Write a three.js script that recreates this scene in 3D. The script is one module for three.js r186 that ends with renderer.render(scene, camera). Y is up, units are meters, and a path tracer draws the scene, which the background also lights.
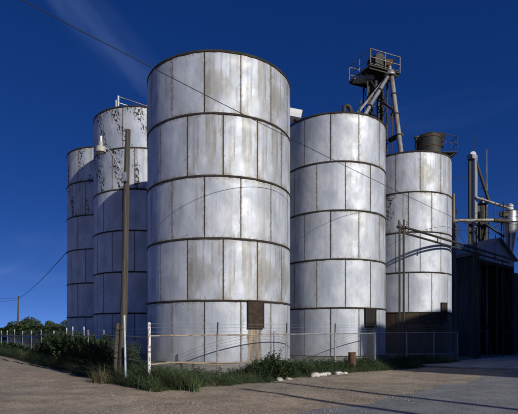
import * as THREE from 'three';
import { mergeGeometries } from 'three/addons/utils/BufferGeometryUtils.js';

// ---------------------------------------------------------------- camera, sky, sun, exposure
// plan coordinates used below: x to the right, d = depth away from the camera (world z = -d), h = height above the ground
const scene = new THREE.Scene();
const EYE = 1.72;
const camera = new THREE.PerspectiveCamera(46.58, 518 / 414, 0.1, 3000);
camera.position.set(0, EYE, 0);
camera.lookAt(0, EYE, -10);
camera.setViewOffset(518, 414, 0, -127, 518, 414);          // rising front of a view camera: verticals stay vertical
const SUN_AZ = 39.5 * Math.PI / 180, SUN_EL = 23.3 * Math.PI / 180;
const sunDir = new THREE.Vector3(Math.sin(SUN_AZ) * Math.cos(SUN_EL), Math.sin(SUN_EL), Math.cos(SUN_AZ) * Math.cos(SUN_EL));
const renderer = new THREE.WebGLRenderer();
renderer.toneMapping = THREE.LinearToneMapping;
renderer.toneMappingExposure = 1.0;
renderer.shadowMap.enabled = true;
const sun = new THREE.DirectionalLight(new THREE.Color().setRGB(1.0, 0.95, 0.87), 3.9);
sun.position.copy(sunDir).multiplyScalar(120).add(new THREE.Vector3(0, 0, -25));
sun.target.position.set(0, 0, -25);
sun.castShadow = true;
Object.assign(sun.shadow.camera, { left: -60, right: 60, top: 60, bottom: -60, near: 1, far: 300 });
sun.shadow.mapSize.set(4096, 4096);
scene.add(sun, sun.target);

// ---------------------------------------------------------------- noise
function hash2(x, y, s) {
  let h = Math.imul(x | 0, 374761393) + Math.imul(y | 0, 668265263) + Math.imul(s | 0, 1442695041) | 0;
  h = Math.imul(h ^ (h >>> 13), 1274126177); h ^= h >>> 16;
  return (h >>> 0) / 4294967296;
}
const mod = (a, n) => ((a % n) + n) % n;
function vnoise(x, y, s = 0, per = 0) {
  let xi = Math.floor(x), yi = Math.floor(y); const fx = x - xi, fy = y - yi;
  const u = fx * fx * (3 - 2 * fx), v = fy * fy * (3 - 2 * fy);
  let x1 = xi + 1, y1 = yi + 1;
  if (per) { xi = mod(xi, per); x1 = mod(x1, per); yi = mod(yi, per); y1 = mod(y1, per); }
  const a = hash2(xi, yi, s), b = hash2(x1, yi, s), c = hash2(xi, y1, s), d = hash2(x1, y1, s);
  return a + (b - a) * u + (c - a) * v + (a - b - c + d) * u * v;
}
function fbm(x, y, s = 0, oct = 4, per = 0) {
  let t = 0, a = 0.5, n = 0;
  for (let i = 0; i < oct; i++) { t += a * vnoise(x, y, s + i * 17, per); n += a; a *= 0.5; x *= 2; y *= 2; if (per) per *= 2; }
  return t / n;
}
const sm = (a, b, x) => { const t = Math.min(1, Math.max(0, (x - a) / (b - a))); return t * t * (3 - 2 * t); };
const mix = (a, b, t) => a + (b - a) * t;
function rng(seed) { let s = seed | 0; return () => { s = (s + 0x6d2b79f5) | 0; let t = Math.imul(s ^ (s >>> 15), 1 | s); t = (t + Math.imul(t ^ (t >>> 7), 61 | t)) ^ t; return ((t ^ (t >>> 14)) >>> 0) / 4294967296; }; }

// ---------------------------------------------------------------- sky: deep clear blue, thin cirrus
{
  const W = 2048, H = 1024, data = new Float32Array(W * H * 4);
  for (let j = 0; j < H; j++) {
    const el = ((j + 0.5) / H - 0.5) * Math.PI;
    for (let i = 0; i < W; i++) {
      const az = ((i + 0.5) / W - 0.5) * 2 * Math.PI;
      const x = Math.cos(el) * Math.cos(az), y = Math.sin(el), z = Math.cos(el) * Math.sin(az);
      const cg = x * sunDir.x + y * sunDir.y + z * sunDir.z;
      const e = Math.max(0, y);
      const k = Math.exp(-e * 3.6), k2 = Math.exp(-e * 13);
      const ph = 0.84 + 0.42 * cg * cg;
      let r = (0.0022 + 0.020 * k + 0.085 * k2) * ph, g = (0.021 + 0.088 * k + 0.140 * k2) * ph, b = (0.125 + 0.330 * k + 0.22 * k2) * ph;
      if (y > 0.01) {
        // wisps: stretched noise in a plane overhead
        const t = 1 / (y + 0.12), px = x * t, pz = z * t;
        const ca = Math.cos(0.72), sa = Math.sin(0.72), qx = px * ca + pz * sa, qz = -px * sa + pz * ca;
        const wv = fbm(qx * 0.8 + 3, qz * 0.8, 9, 4);
        let c = fbm(qx * 0.55 + wv * 0.9 + 4.2, qz * 3.2 + wv * 1.6 + 1.3, 31, 6);
        c = sm(0.56, 0.84, c) * sm(0.40, 0.68, fbm(px * 0.5 + 9.1, pz * 0.5 + 2.7, 77, 3)) * sm(0.02, 0.12, y);
        // the long streak over the far silos
        const vx = Math.atan2(x, -z) * 57.296, ve = el * 57.296;
        const along = (vx + 16) * 0.80 + (29.5 - ve) * 0.60, across = (vx + 16) * 0.60 - (29.5 - ve) * 0.80;
        const w = fbm(along * 0.14, across * 0.5, 5, 5);
        let s1 = Math.exp(-Math.pow((across + (w - 0.5) * 4.0) / 1.7, 2)) * sm(-26, -6, along) * (1 - sm(4, 16, along)) * (0.35 + 0.9 * w);
        let s2 = Math.exp(-Math.pow((ve - 6.3 + 0.05 * (vx + 24) + (w - 0.5) * 2.4) / 0.8, 2)) * sm(-60, -34, vx) * (1 - sm(-18, -8, vx)) * 0.5 * w;
        c = Math.min(1, c * 0.30 + s1 * 0.26 + s2 * 0.42);
        r = mix(r, 0.17, c * 0.6); g = mix(g, 0.27, c * 0.6); b = mix(b, 0.56, c * 0.6);
      }
      if (y < 0) { r = mix(r, 0.05, 0.7); g = mix(g, 0.06, 0.7); b = mix(b, 0.08, 0.7); }
      const o = (j * W + i) * 4;
      data[o] = r; data[o + 1] = g; data[o + 2] = b; data[o + 3] = 1;
    }
  }
  const t = new THREE.DataTexture(data, W, H, THREE.RGBAFormat, THREE.FloatType);
  t.mapping = THREE.EquirectangularReflectionMapping; t.magFilter = t.minFilter = THREE.LinearFilter; t.wrapS = THREE.RepeatWrapping; t.needsUpdate = true;
  scene.background = t; scene.environment = t;
}

// ---------------------------------------------------------------- helpers
const V = (x, h, d) => new THREE.Vector3(x, h, -d);
const names = new Map();
function numbered(n) { const k = names.get(n) ?? 0; names.set(n, k + 1); return k ? n + '_' + String(k).padStart(3, '0') : n; }
function thing(name, label, category, pos = V(0, 0, 0), turn = 0, group) {
  const o = new THREE.Group(); o.name = numbered(name); o.position.copy(pos); o.rotation.y = turn;
  o.userData = { label, category }; if (group) o.userData.group = group; scene.add(o); return o;
}
function part(name, geo, m, parent, label) {
  const g = Array.isArray(geo) ? (geo.length > 1 ? mergeGeometries(geo.map((q) => { const r = q.index ? q.toNonIndexed() : q; for (const a of Object.keys(r.attributes)) if (!['position', 'normal', 'uv'].includes(a)) r.deleteAttribute(a); return r; })) : geo[0]) : geo;
  const o = new THREE.Mesh(g, m); o.name = name; o.castShadow = o.receiveShadow = true; parent.add(o);
  if (label) o.userData.label = label; return o;
}
function structure(name, geo, m) { const o = part(numbered(name), geo, m, scene); o.userData.kind = 'structure'; return o; }
const UP = new THREE.Vector3(0, 1, 0);
function bar(a, b, r, r2 = r, seg = 8, cap = true) {
  const dv = b.clone().sub(a), L = dv.length(), g = new THREE.CylinderGeometry(r2, r, L, seg, 1, !cap);
  g.applyQuaternion(new THREE.Quaternion().setFromUnitVectors(UP, dv.normalize())); g.translate((a.x + b.x) / 2, (a.y + b.y) / 2, (a.z + b.z) / 2); return g;
}
function beam(a, b, w, t, roll = 0) {   // square bar between two points
  const dv = b.clone().sub(a), L = dv.length(), g = new THREE.BoxGeometry(w, L, t); g.rotateY(roll);
  g.applyQuaternion(new THREE.Quaternion().setFromUnitVectors(UP, dv.normalize())); g.translate((a.x + b.x) / 2, (a.y + b.y) / 2, (a.z + b.z) / 2); return g;
}
function box(w, h, t, x = 0, y = 0, z = 0, ry = 0) { const g = new THREE.BoxGeometry(w, h, t); if (ry) g.rotateY(ry); g.translate(x, y, z); return g; }
function tube(pts, r, seg = 24, rs = 6) { return new THREE.TubeGeometry(new THREE.CatmullRomCurve3(pts), seg, r, rs); }
function sag(a, b, drop, n = 16) { const o = []; for (let i = 0; i <= n; i++) { const t = i / n, p = a.clone().lerp(b, t); p.y -= drop * 4 * t * (1 - t); o.push(p); } return o; }

function dataTex(w, h, fn, srgb = true, wrap = true) {      // fn(u, v) gives linear rgb
  const d = new Uint8Array(w * h * 4);
  const enc = (c) => { c = Math.min(1, Math.max(0, c)); return Math.round(255 * (srgb ? (c <= 0.0031308 ? c * 12.92 : 1.055 * Math.pow(c, 1 / 2.4) - 0.055) : c)); };
  for (let j = 0; j < h; j++) for (let i = 0; i < w; i++) {
    const c = fn((i + 0.5) / w, (j + 0.5) / h), o = (j * w + i) * 4;
    d[o] = enc(c[0]); d[o + 1] = enc(c[1]); d[o + 2] = enc(c[2]); d[o + 3] = 255;
  }
  const t = new THREE.DataTexture(d, w, h); t.colorSpace = srgb ? THREE.SRGBColorSpace : THREE.NoColorSpace;
  t.magFilter = THREE.LinearFilter; t.minFilter = THREE.LinearMipmapLinearFilter; t.generateMipmaps = true;
  t.wrapS = t.wrapT = wrap ? THREE.RepeatWrapping : THREE.ClampToEdgeWrapping; t.needsUpdate = true; return t;
}
const L3 = (a, b, t) => [mix(a[0], b[0], t), mix(a[1], b[1], t), mix(a[2], b[2], t)];
const std = (rgb, rough = 0.8, metal = 0, extra = {}) => new THREE.MeshStandardMaterial({ color: new THREE.Color().setRGB(...rgb), roughness: rough, metalness: metal, ...extra });

// generic mottled textures
function mottled(a, b, s, fx, fy, lo = 0.35, hi = 0.65, w = 256, h = 256, extra) {
  return dataTex(w, h, (u, v) => { let c = L3(a, b, sm(lo, hi, fbm(u * fx, v * fy, s, 5))); const g = 0.9 + 0.2 * hash2(u * w, v * h, s + 3); c = [c[0] * g, c[1] * g, c[2] * g]; return extra ? extra(c, u, v) : c; });
}
const mRustDark = std([1, 1, 1], 0.9, 0.0, { map: mottled([0.018, 0.016, 0.012], [0.045, 0.032, 0.021], 11, 6, 6) });
const mRust = std([1, 1, 1], 0.9, 0.0, { map: mottled([0.05, 0.032, 0.02], [0.17, 0.085, 0.04], 12, 5, 8) });
const mHatch = std([1, 1, 1], 0.95, 0, { map: mottled([0.030, 0.021, 0.014], [0.052, 0.034, 0.021], 112, 5, 8) });
const mGalv = std([1, 1, 1], 0.42, 0.75, { map: mottled([0.36, 0.37, 0.38], [0.52, 0.53, 0.54], 13, 8, 8) });
const mGalvDull = std([1, 1, 1], 0.55, 0.5, { map: mottled([0.20, 0.205, 0.21], [0.36, 0.36, 0.36], 14, 6, 10) });
const mDarkSteel = std([1, 1, 1], 0.7, 0.2, { map: mottled([0.022, 0.024, 0.020], [0.065, 0.056, 0.040], 15, 7, 7) });
const mSpout = std([1, 1, 1], 0.6, 0.35, { map: mottled([0.22, 0.15, 0.10], [0.34, 0.33, 0.31], 16, 4, 12) });
const mConcrete = std([1, 1, 1], 0.95, 0, { map: mottled([0.17, 0.16, 0.14], [0.29, 0.275, 0.25], 17, 9, 5) });
const mWhitePaint = std([1, 1, 1], 0.55, 0, { map: mottled([0.60, 0.60, 0.58], [0.76, 0.76, 0.74], 18, 4, 4) });
const mWire = std([0.02, 0.02, 0.02], 0.7, 0.2);
const mFenceWire = std([0.30, 0.31, 0.31], 0.5, 0.6);
const mPost = std([1, 1, 1], 0.5, 0.45, { map: mottled([0.26, 0.26, 0.25], [0.42, 0.42, 0.41], 19, 2, 14) });
const mRailRust = std([1, 1, 1], 0.75, 0.1, { map: mottled([0.18, 0.12, 0.075], [0.40, 0.34, 0.26], 20, 2, 20) });
const woodTex = (s, a, b) => dataTex(128, 512, (u, v) => { const n = fbm(u * 26, v * 2.2, s, 4), k = sm(0.62, 0.72, fbm(u * 34, v * 1.3, s + 8, 3)); const c = L3(a, b, n); return [c[0] * (1 - 0.6 * k), c[1] * (1 - 0.6 * k), c[2] * (1 - 0.6 * k)]; });
const mPole = std([1, 1, 1], 0.95, 0, { map: woodTex(21, [0.035, 0.030, 0.025], [0.115, 0.096, 0.076]) });
const mPoleGrey = std([1, 1, 1], 0.95, 0, { map: woodTex(22, [0.12, 0.10, 0.085], [0.27, 0.24, 0.205]) });

// ---------------------------------------------------------------- layout of the place
const FD = [0.737, 0.676];                    // direction of the street fence in plan (x, d)
const CORNER = [-3.52, 15.4];                 // fence corner
const LD = [-0.580, 0.814];                   // direction of the side fence
const along = (t, off = 0) => [CORNER[0] + FD[0] * t + FD[1] * off, CORNER[1] + FD[1] * t - FD[0] * off];   // off > 0: towards the street
const alongL = (t, off = 0) => [CORNER[0] + LD[0] * t - LD[1] * off, CORNER[1] + LD[1] * t - LD[0] * off];  // off > 0: towards the dirt road
const RD = [0.676, 0.737], RP = [1.54, 10.9];  // edge of the asphalt
const roadSide = (x, d) => (x - RP[0]) * RD[1] - (d - RP[1]) * RD[0];      // > 0 on the asphalt

// ---------------------------------------------------------------- ground
const groundH = (x, d) => {
  const rs = roadSide(x, d), k = 1 - sm(-2.2, -0.6, rs);
  const near = 1 - sm(40, 70, Math.hypot(x, d));
  return k * near * ((fbm(x * 0.45 + 7, d * 0.45, 41, 4) - 0.5) * 0.13 + (fbm(x * 1.9, d * 1.9, 42, 3) - 0.5) * 0.035);
};
{
  const axis = (lo, a, b, hi, step) => { const r = []; for (let t = a; t <= b + 1e-6; t += step) r.push(t); let s = step; let t = b; while (t < hi) { s *= 1.35; t = Math.min(hi, t + s); r.push(t); } s = step; t = a; while (t > lo) { s *= 1.35; t = Math.max(lo, t - s); r.unshift(t); } return r; };
  const xs = axis(-1200, -26, 22, 1200, 0.3), ds = axis(-500, 7, 46, 1500, 0.3);
  const pos = [], uv = [], col = [], idx = [];
  for (const d of ds) for (const x of xs) {
    pos.push(x, groundH(x, d), -d); uv.push(x / 4.2 + 0.31 * Math.sin(d * 0.11), d / 4.2 + 0.27 * Math.sin(x * 0.13));
    const a = fbm(x * 0.22, d * 0.5, 51, 4), b = fbm(x * 0.9, d * 1.3, 52, 3), gl = sm(-4, -11, x + (d - 15) * 0.65);
    let c = L3([1.06, 0.98, 0.88], [0.86, 0.83, 0.79], sm(0.35, 0.65, a));
    c = L3(c, [0.92, 0.93, 0.94], 0.5 * gl);
    const dark = 0.80 + 0.34 * b; col.push(c[0] * dark, c[1] * dark, c[2] * dark);
  }
  const n = xs.length;
  for (let j = 0; j < ds.length - 1; j++) for (let i = 0; i < n - 1; i++) { const a = j * n + i; idx.push(a, a + 1, a + n, a + 1, a + n + 1, a + n); }
  const g = new THREE.BufferGeometry();
  g.setAttribute('position', new THREE.Float32BufferAttribute(pos, 3)); g.setAttribute('uv', new THREE.Float32BufferAttribute(uv, 2)); g.setAttribute('color', new THREE.Float32BufferAttribute(col, 3));
  g.setIndex(idx); g.computeVertexNormals();
  const P = 1024;
  const dirt = dataTex(P, P, (u, v) => {
    const n1 = fbm(u * 8, v * 8, 61, 5, 8), n2 = fbm(u * 64, v * 64, 62, 3, 64), n3 = vnoise(u * 256, v * 256, 63, 256);
    let c = L3([0.25, 0.205, 0.150], [0.40, 0.345, 0.270], sm(0.3, 0.7, n1 * 0.55 + n2 * 0.45));
    const peb = sm(0.80, 0.9, n3); c = L3(c, [0.50, 0.47, 0.43], peb * 0.6);
    const dk = sm(0.22, 0.12, n3); return L3(c, [0.13, 0.11, 0.09], dk * 0.6);
  });
  const bump = dataTex(P, P, (u, v) => { const q = 0.45 * fbm(u * 40, v * 40, 65, 4, 40) + 0.25 * vnoise(u * 256, v * 256, 63, 256) + 0.3 * fbm(u * 9, v * 9, 66, 3, 9); return [q, q, q]; }, false);
  structure('ground', g, new THREE.MeshStandardMaterial({ map: dirt, bumpMap: bump, bumpScale: 0.035, roughness: 1, vertexColors: true }));
}
// asphalt street with a crumbling edge
{
  const pos = [], uv = [], idx = []; const nL = 560, nW = 14; const r = rng(5);
  for (let i = 0; i <= nL; i++) {
    const t = -22 + i * 0.13 + (i > 380 ? (i - 380) * (i - 380) * 0.004 : 0), jag = (fbm(t * 0.7, 0.5, 71, 6) - 0.5) * 1.5 + (r() - 0.5) * 0.14;
    for (let j = 0; j <= nW; j++) {
      const s = j ? 0.75 + (j - 1) * 0.7 : jag;
      const x = RP[0] + RD[0] * t + RD[1] * s, d = RP[1] + RD[1] * t - RD[0] * s;
      pos.push(x, j ? 0.012 : 0.003, -d); uv.push(x / 3.5, d / 3.5);
    }
  }
  for (let i = 0; i < nL; i++) for (let j = 0; j < nW; j++) { const a = i * (nW + 1) + j; idx.push(a, a + 1, a + nW + 1, a + 1, a + nW + 2, a + nW + 1); }
  const g = new THREE.BufferGeometry(); g.setAttribute('position', new THREE.Float32BufferAttribute(pos, 3)); g.setAttribute('uv', new THREE.Float32BufferAttribute(uv, 2)); g.setIndex(idx); g.computeVertexNormals();
  const asphalt = dataTex(1024, 1024, (u, v) => {
    const n1 = fbm(u * 6, v * 6, 81, 5, 6), n3 = vnoise(u * 230, v * 230, 83, 230), n2 = fbm(u * 40, v * 40, 84, 3, 40);
    let c = L3([0.150, 0.152, 0.158], [0.225, 0.225, 0.225], sm(0.3, 0.7, n1 * 0.6 + n2 * 0.4));
    c = L3(c, [0.36, 0.35, 0.33], sm(0.78, 0.92, n3) * 0.55); c = L3(c, [0.06, 0.06, 0.065], sm(0.25, 0.1, n3) * 0.5);
    const cr = Math.abs(fbm(u * 5 + 1.7, v * 5, 88, 5, 5) - 0.5); return L3(c, [0.05, 0.05, 0.05], sm(0.006, 0.001, cr) * 0.7);
  });
  const ab = dataTex(512, 512, (u, v) => { const q = vnoise(u * 230, v * 230, 83, 230) * 0.7 + 0.3 * fbm(u * 30, v * 30, 84, 3, 30); return [q, q, q]; }, false);
  structure('street', g, new THREE.MeshStandardMaterial({ map: asphalt, bumpMap: ab, bumpScale: 0.012, roughness: 0.95 }));
}
// concrete apron in front of the shed
{
  const sh = new THREE.Shape(); [[8.6, 25.5], [10.2, 24.1], [12.6, 22.6], [15.8, 21.2], [24, 31], [19, 36], [13.5, 30.6]].forEach(([x, d], i) => i ? sh.lineTo(x, d) : sh.moveTo(x, d));
  const g = new THREE.ExtrudeGeometry(sh, { depth: 0.075, bevelEnabled: true, bevelSize: 0.015, bevelThickness: 0.012, bevelSegments: 1 }); g.rotateX(-Math.PI / 2);   // shape (x, d) becomes (x, height, -d)
  const uvA = g.attributes.uv; for (let i = 0; i < uvA.count; i++) uvA.setXY(i, uvA.getX(i) * 0.3, uvA.getY(i) * 0.3);
  structure('concrete_apron', g, std([1, 1, 1], 0.95, 0, { map: mottled([0.27, 0.26, 0.24], [0.40, 0.39, 0.36], 27, 6, 6) })).position.y = 0.012;
}

// ---------------------------------------------------------------- grain silos
const RING = 2.487, BASE_H = 0.56;
function panelTex(seed, o) {
  const W = 256, H = 416, pw = 1.47, ph = 2.45;
  return dataTex(W, H, (u, v) => {
    const n1 = fbm(u * 2.3 + seed, v * 3.1, seed, 5), n2 = fbm(u * 9, v * 6, seed + 5, 4), fine = fbm(u * 60, v * 60, seed + 7, 2);
    let c = L3([0.43, 0.47, 0.53], [0.58, 0.61, 0.655], sm(0.3, 0.7, n1 * 0.7 + n2 * 0.3));
    const sc = 0.93 + 0.14 * fine; c = c.map((q) => q * sc);
    // rain streaks of tan dust, ragged below the upper edge
    const col = fbm(u * 11, seed * 0.37, seed + 11, 4), col2 = fbm(u * 20, v * 1.6, seed + 13, 5), len = 0.15 + 0.95 * sm(0.35, 0.75, col);
    const st = sm(-0.1, 0.5, len - (1 - v) + (n2 - 0.5) * 0.5) * (0.35 + 0.65 * sm(0.25, 0.75, col2)) * sm(0.2, 0.75, n2 * 0.6 + col * 0.4);
    c = L3(c, [0.250, 0.230, 0.185], Math.min(0.75, 0.85 * st * o.dust * (0.75 + 0.5 * fbm(u * 40, v * 52, seed + 15, 3))));
    // broad blotches
    const bl = sm(0.36, 0.74, fbm(u * 3.2 + 5, v * 2.2 + 3, seed + 21, 6)) * o.blotch * (0.55 + 0.5 * fbm(u * 36, v * 40, seed + 23, 4)); c = L3(c, [0.27, 0.25, 0.205], Math.min(0.8, bl));
    // rust creeping from the bolted edges
    const dx = Math.min(u, 1 - u) * pw, dy = Math.min(v, 1 - v) * ph, e = Math.min(dx, dy * 0.8);
    const rn = fbm(u * 26, v * 40, seed + 31, 4), rr = sm(0.0, 0.02, (rn * rn * rn * 0.16 * o.rust) - Math.min(dx * 4, dy * 1.1)) * 0.8;
    c = L3(c, L3([0.10, 0.06, 0.032], [0.25, 0.14, 0.07], vnoise(u * 50, v * 80, seed + 33)), rr * 0.9);
    const bn = fbm(u * 16, v * 22, seed + 35, 5), bleed = sm(0.0, 0.10, bn * bn * 0.42 * o.rust - Math.min(dx * 1.6, dy)); c = L3(c, [0.27, 0.225, 0.16], bleed * 0.55);
    // thin rust runs under the upper flange
    const rx = vnoise(u * 60, 0.5, seed + 41), run = sm(0.80, 0.95, rx) * sm(0, 0.1, (0.05 + 0.45 * vnoise(u * 60, 8.5, seed + 43)) - (1 - v)) * (0.5 + 0.5 * vnoise(u * 80, v * 20, seed + 4));
    c = L3(c, [0.20, 0.115, 0.06], run * 0.75 * o.rust);
    // flaked paint, dark primer beneath
    if (o.flake) {
      const cl = sm(0.42, 0.66, fbm(u * 2.6 + 2, v * 2.0, seed + 51, 3)), f = fbm(u * 22, v * 26, seed + 53, 4);
      c = L3(c, [0.040, 0.034, 0.030], sm(0.60, 0.645, f + 0.10 * (cl - 0.75) * 2.2 * o.flake) * Math.min(1, cl * 1.6));
      const vs = sm(0.55, 0.75, fbm(u * 18, v * 2.2, seed + 57, 4)) * cl; c = L3(c, [0.20, 0.15, 0.11], vs * 0.65 * o.flake);
    }
    if (o.old) { const q = sm(0.25, 0.7, fbm(u * 5, v * 4, seed + 61, 5)); c = L3(L3([0.04, 0.030, 0.019], [0.080, 0.054, 0.031], q), [0.15, 0.11, 0.075], sm(0.66, 0.8, fbm(u * 14, v * 9, seed + 63, 4)) * 0.5); }
    if (o.stain) {  // rusty wash below a hatch
      const [u0, u1, vTop] = o.stain; const wob = (fbm(v * 7, 2.2, seed + 71, 3) - 0.5) * 0.10 * 2;
      const inn = sm(0, 0.05, u - u0 - wob * 0.5) * sm(0, 0.05, u1 + wob * 0.5 - u) * (1 - sm(vTop - 0.02, vTop + 0.02, v));
      const tone = fbm(u * 30, v * 2.0, seed + 73, 4); c = L3(c, L3([0.10, 0.066, 0.040], [0.36, 0.285, 0.195], sm(0.3, 0.7, tone)), inn * (0.45 + 0.55 * sm(0.32, 0.55, tone + 0.1)));
    }
    return c;
  }, true, false);
}
const bumpA = dataTex(128, 208, (u, v) => { const q = 0.75 * fbm(u * 2.2, v * 2.6, 91, 3) + 0.2 * fbm(u * 7, v * 9, 92, 2) + 0.05 * fbm(u * 40, v * 60, 93, 2); return [q, q, q]; }, false, false);
const bumpB = dataTex(128, 208, (u, v) => { const q = 0.75 * fbm(u * 2.6 + 4, v * 2.2 + 6, 95, 3) + 0.2 * fbm(u * 6, v * 10, 96, 2) + 0.05 * fbm(u * 40, v * 60, 97, 2); return [q, q, q]; }, false, false);
const roughA = dataTex(128, 208, (u, v) => { const q = 0.50 + 0.24 * fbm(u * 5, v * 7, 98, 5); return [q, q, q]; }, false, false);
const panelMat = (seed, o) => new THREE.MeshStandardMaterial({ map: panelTex(seed, o), bumpMap: seed % 2 ? bumpA : bumpB, bumpScale: 0.022, roughnessMap: roughA, roughness: 1, metalness: 0.34 });
const PM = {
  clean: [1, 2, 3, 4].map((s) => panelMat(100 + s, { dust: 0.3, blotch: 0.18, rust: 0.55 })),
  mid: [1, 2, 3, 4].map((s) => panelMat(200 + s, { dust: 0.55, blotch: 0.35, rust: 0.9 })),
  grimy: [1, 2, 3, 4].map((s) => panelMat(300 + s, { dust: 1.0, blotch: 0.75, rust: 1.0 })),
  flaky: [1, 2, 3].map((s) => panelMat(400 + s, { dust: 0.35, blotch: 0.2, rust: 0.8, flake: 1.0 })),
  veryFlaky: [1, 2].map((s) => panelMat(500 + s, { dust: 0.8, blotch: 0.4, rust: 1.2, flake: 1.5 })),
  old: [1, 2].map((s) => panelMat(600 + s, { dust: 0.3, blotch: 0.2, rust: 1, old: true })),
  stainWide: [panelMat(701, { dust: 0.3, blotch: 0.15, rust: 1.1, stain: [0.17, 0.66, 0.60] })],
  stainNarrow: [panelMat(702, { dust: 0.3, blotch: 0.2, rust: 1.0, stain: [0.30, 0.60, 0.60] })],
};
function panelGeometry(R, n) {
  const seg = 8, gap = 0.040 / R, a0 = -Math.PI / n + gap / 2, a1 = Math.PI / n - gap / 2, H = RING - 0.05, t = 0.025, pos = [], uv = [], nor = [], idx = [];
  const ring = (r, a) => [Math.sin(a) * r, Math.cos(a) * r];
  const q = (verts, ns, uvs) => { const b = pos.length / 3; verts.forEach((p, i) => { pos.push(...p); nor.push(...ns[i]); uv.push(...uvs[i]); }); idx.push(b, b + 1, b + 2, b, b + 2, b + 3); };
  for (let i = 0; i < seg; i++) {
    const A = a0 + (a1 - a0) * i / seg, B = a0 + (a1 - a0) * (i + 1) / seg, u0 = i / seg, u1 = (i + 1) / seg, nA = [Math.sin(A), 0, Math.cos(A)], nB = [Math.sin(B), 0, Math.cos(B)];
    const [ax, az] = ring(R, A), [bx, bz] = ring(R, B), [cx, cz] = ring(R - t, A), [dx, dz] = ring(R - t, B);
    q([[ax, 0, az], [bx, 0, bz], [bx, H, bz], [ax, H, az]], [nA, nB, nB, nA], [[u0, 0], [u1, 0], [u1, 1], [u0, 1]]);
    q([[ax, H, az], [bx, H, bz], [dx, H, dz], [cx, H, cz]], Array(4).fill([0, 1, 0]), [[u0, 1], [u1, 1], [u1, 1], [u0, 1]]);
    q([[cx, 0, cz], [dx, 0, dz], [bx, 0, bz], [ax, 0, az]], Array(4).fill([0, -1, 0]), [[u0, 0], [u1, 0], [u1, 0], [u0, 0]]);
  }
  for (const [a, s, u] of [[a0, -1, 0], [a1, 1, 1]]) {
    const [ax, az] = ring(R, a), [cx, cz] = ring(R - t, a), nn = [Math.cos(a) * s, 0, -Math.sin(a) * s], vs = [[cx, 0, cz], [ax, 0, az], [ax, H, az], [cx, H, cz]];
    q(s < 0 ? vs : vs.reverse(), Array(4).fill(nn), s < 0 ? [[u, 0], [u, 0], [u, 1], [u, 1]] : [[u, 1], [u, 1], [u, 0], [u, 0]]);
  }
  const g = new THREE.BufferGeometry(); g.setAttribute('position', new THREE.Float32BufferAttribute(pos, 3)); g.setAttribute('normal', new THREE.Float32BufferAttribute(nor, 3)); g.setAttribute('uv', new THREE.Float32BufferAttribute(uv, 2)); g.setIndex(idx); return g;
}
const mShell = std([0.035, 0.030, 0.026], 0.95);
// theta: angle round the silo, 0 = the side facing the camera's place, positive to the right
function makeSilo(label, x, d, R, n, rings, off1, off2, seed, pick, baseH = BASE_H) {
  const face = Math.atan2(-x, d);             // direction to the viewpoint, in plan
  const root = thing('grain_silo', label, 'silo', V(x, 0, d), face, 'row of white steel grain silos');
  const r = rng(seed), geo = panelGeometry(R, n), step = 360 / n, top = baseH + rings * RING;
  part('foundation', [new THREE.CylinderGeometry(R + 0.16, R + 0.22, baseH - 0.02, 64, 1).translate(0, (baseH - 0.02) / 2, 0)], mConcrete, root);
  part('inner_shell', new THREE.CylinderGeometry(R - 0.03, R - 0.03, rings * RING, 64, 1, true).translate(0, baseH + rings * RING / 2, 0), mShell, root);
  for (let k = 0; k < rings; k++) {            // k = 0 is the top ring
    const off = k % 2 ? off2 : off1;
    for (let i = 0; i < n; i++) {
      let th = off + step * (i + 0.5); th = mod(th + 180, 360) - 180;
      const set = PM[pick(k, th, r)], m = set[Math.floor(r() * set.length) % set.length];
      const o = part('panel', geo, m, root); o.rotation.y = th * Math.PI / 180; o.position.y = top - (k + 1) * RING + 0.025;
    }
  }
  for (let k = 0; k <= rings; k++) {           // bolted girth flanges
    const y = top - k * RING, hh = k === 0 ? 0.10 : 0.082, pts = [[R - 0.02, y - hh / 2], [R + 0.020, y - hh / 2], [R + 0.026, y - hh * 0.3], [R + 0.026, y + hh * 0.3], [R + 0.018, y + hh / 2], [R - 0.02, y + hh / 2]].map((p) => new THREE.Vector2(...p));
    const g = new THREE.LatheGeometry(pts, 96); { const p = g.attributes.uv; for (let i = 0; i < p.count; i++) p.setXY(i, p.getX(i) * R * 4, p.getY(i) * 0.2); }
    // ragged lower edge
    const p = g.attributes.position; for (let i = 0; i < p.count; i++) { const a = Math.atan2(p.getX(i), p.getZ(i)), w = (vnoise(a * 20 + 70, k * 3.1 + seed, 7) - 0.5) * 0.034; if (p.getY(i) < y) p.setY(i, p.getY(i) + w); }
    g.computeVertexNormals(); part(k === 0 ? 'top_rim' : 'girth_flange', g, mRustDark, root);
  }
  part('roof', new THREE.ConeGeometry(R - 0.02, R * 0.10, 48, 1, false).translate(0, top + R * 0.05 - 0.01, 0), mGalvDull, root);
  root.userData.top = undefined; delete root.userData.top;
  return { root, R, top, face };
}
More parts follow.
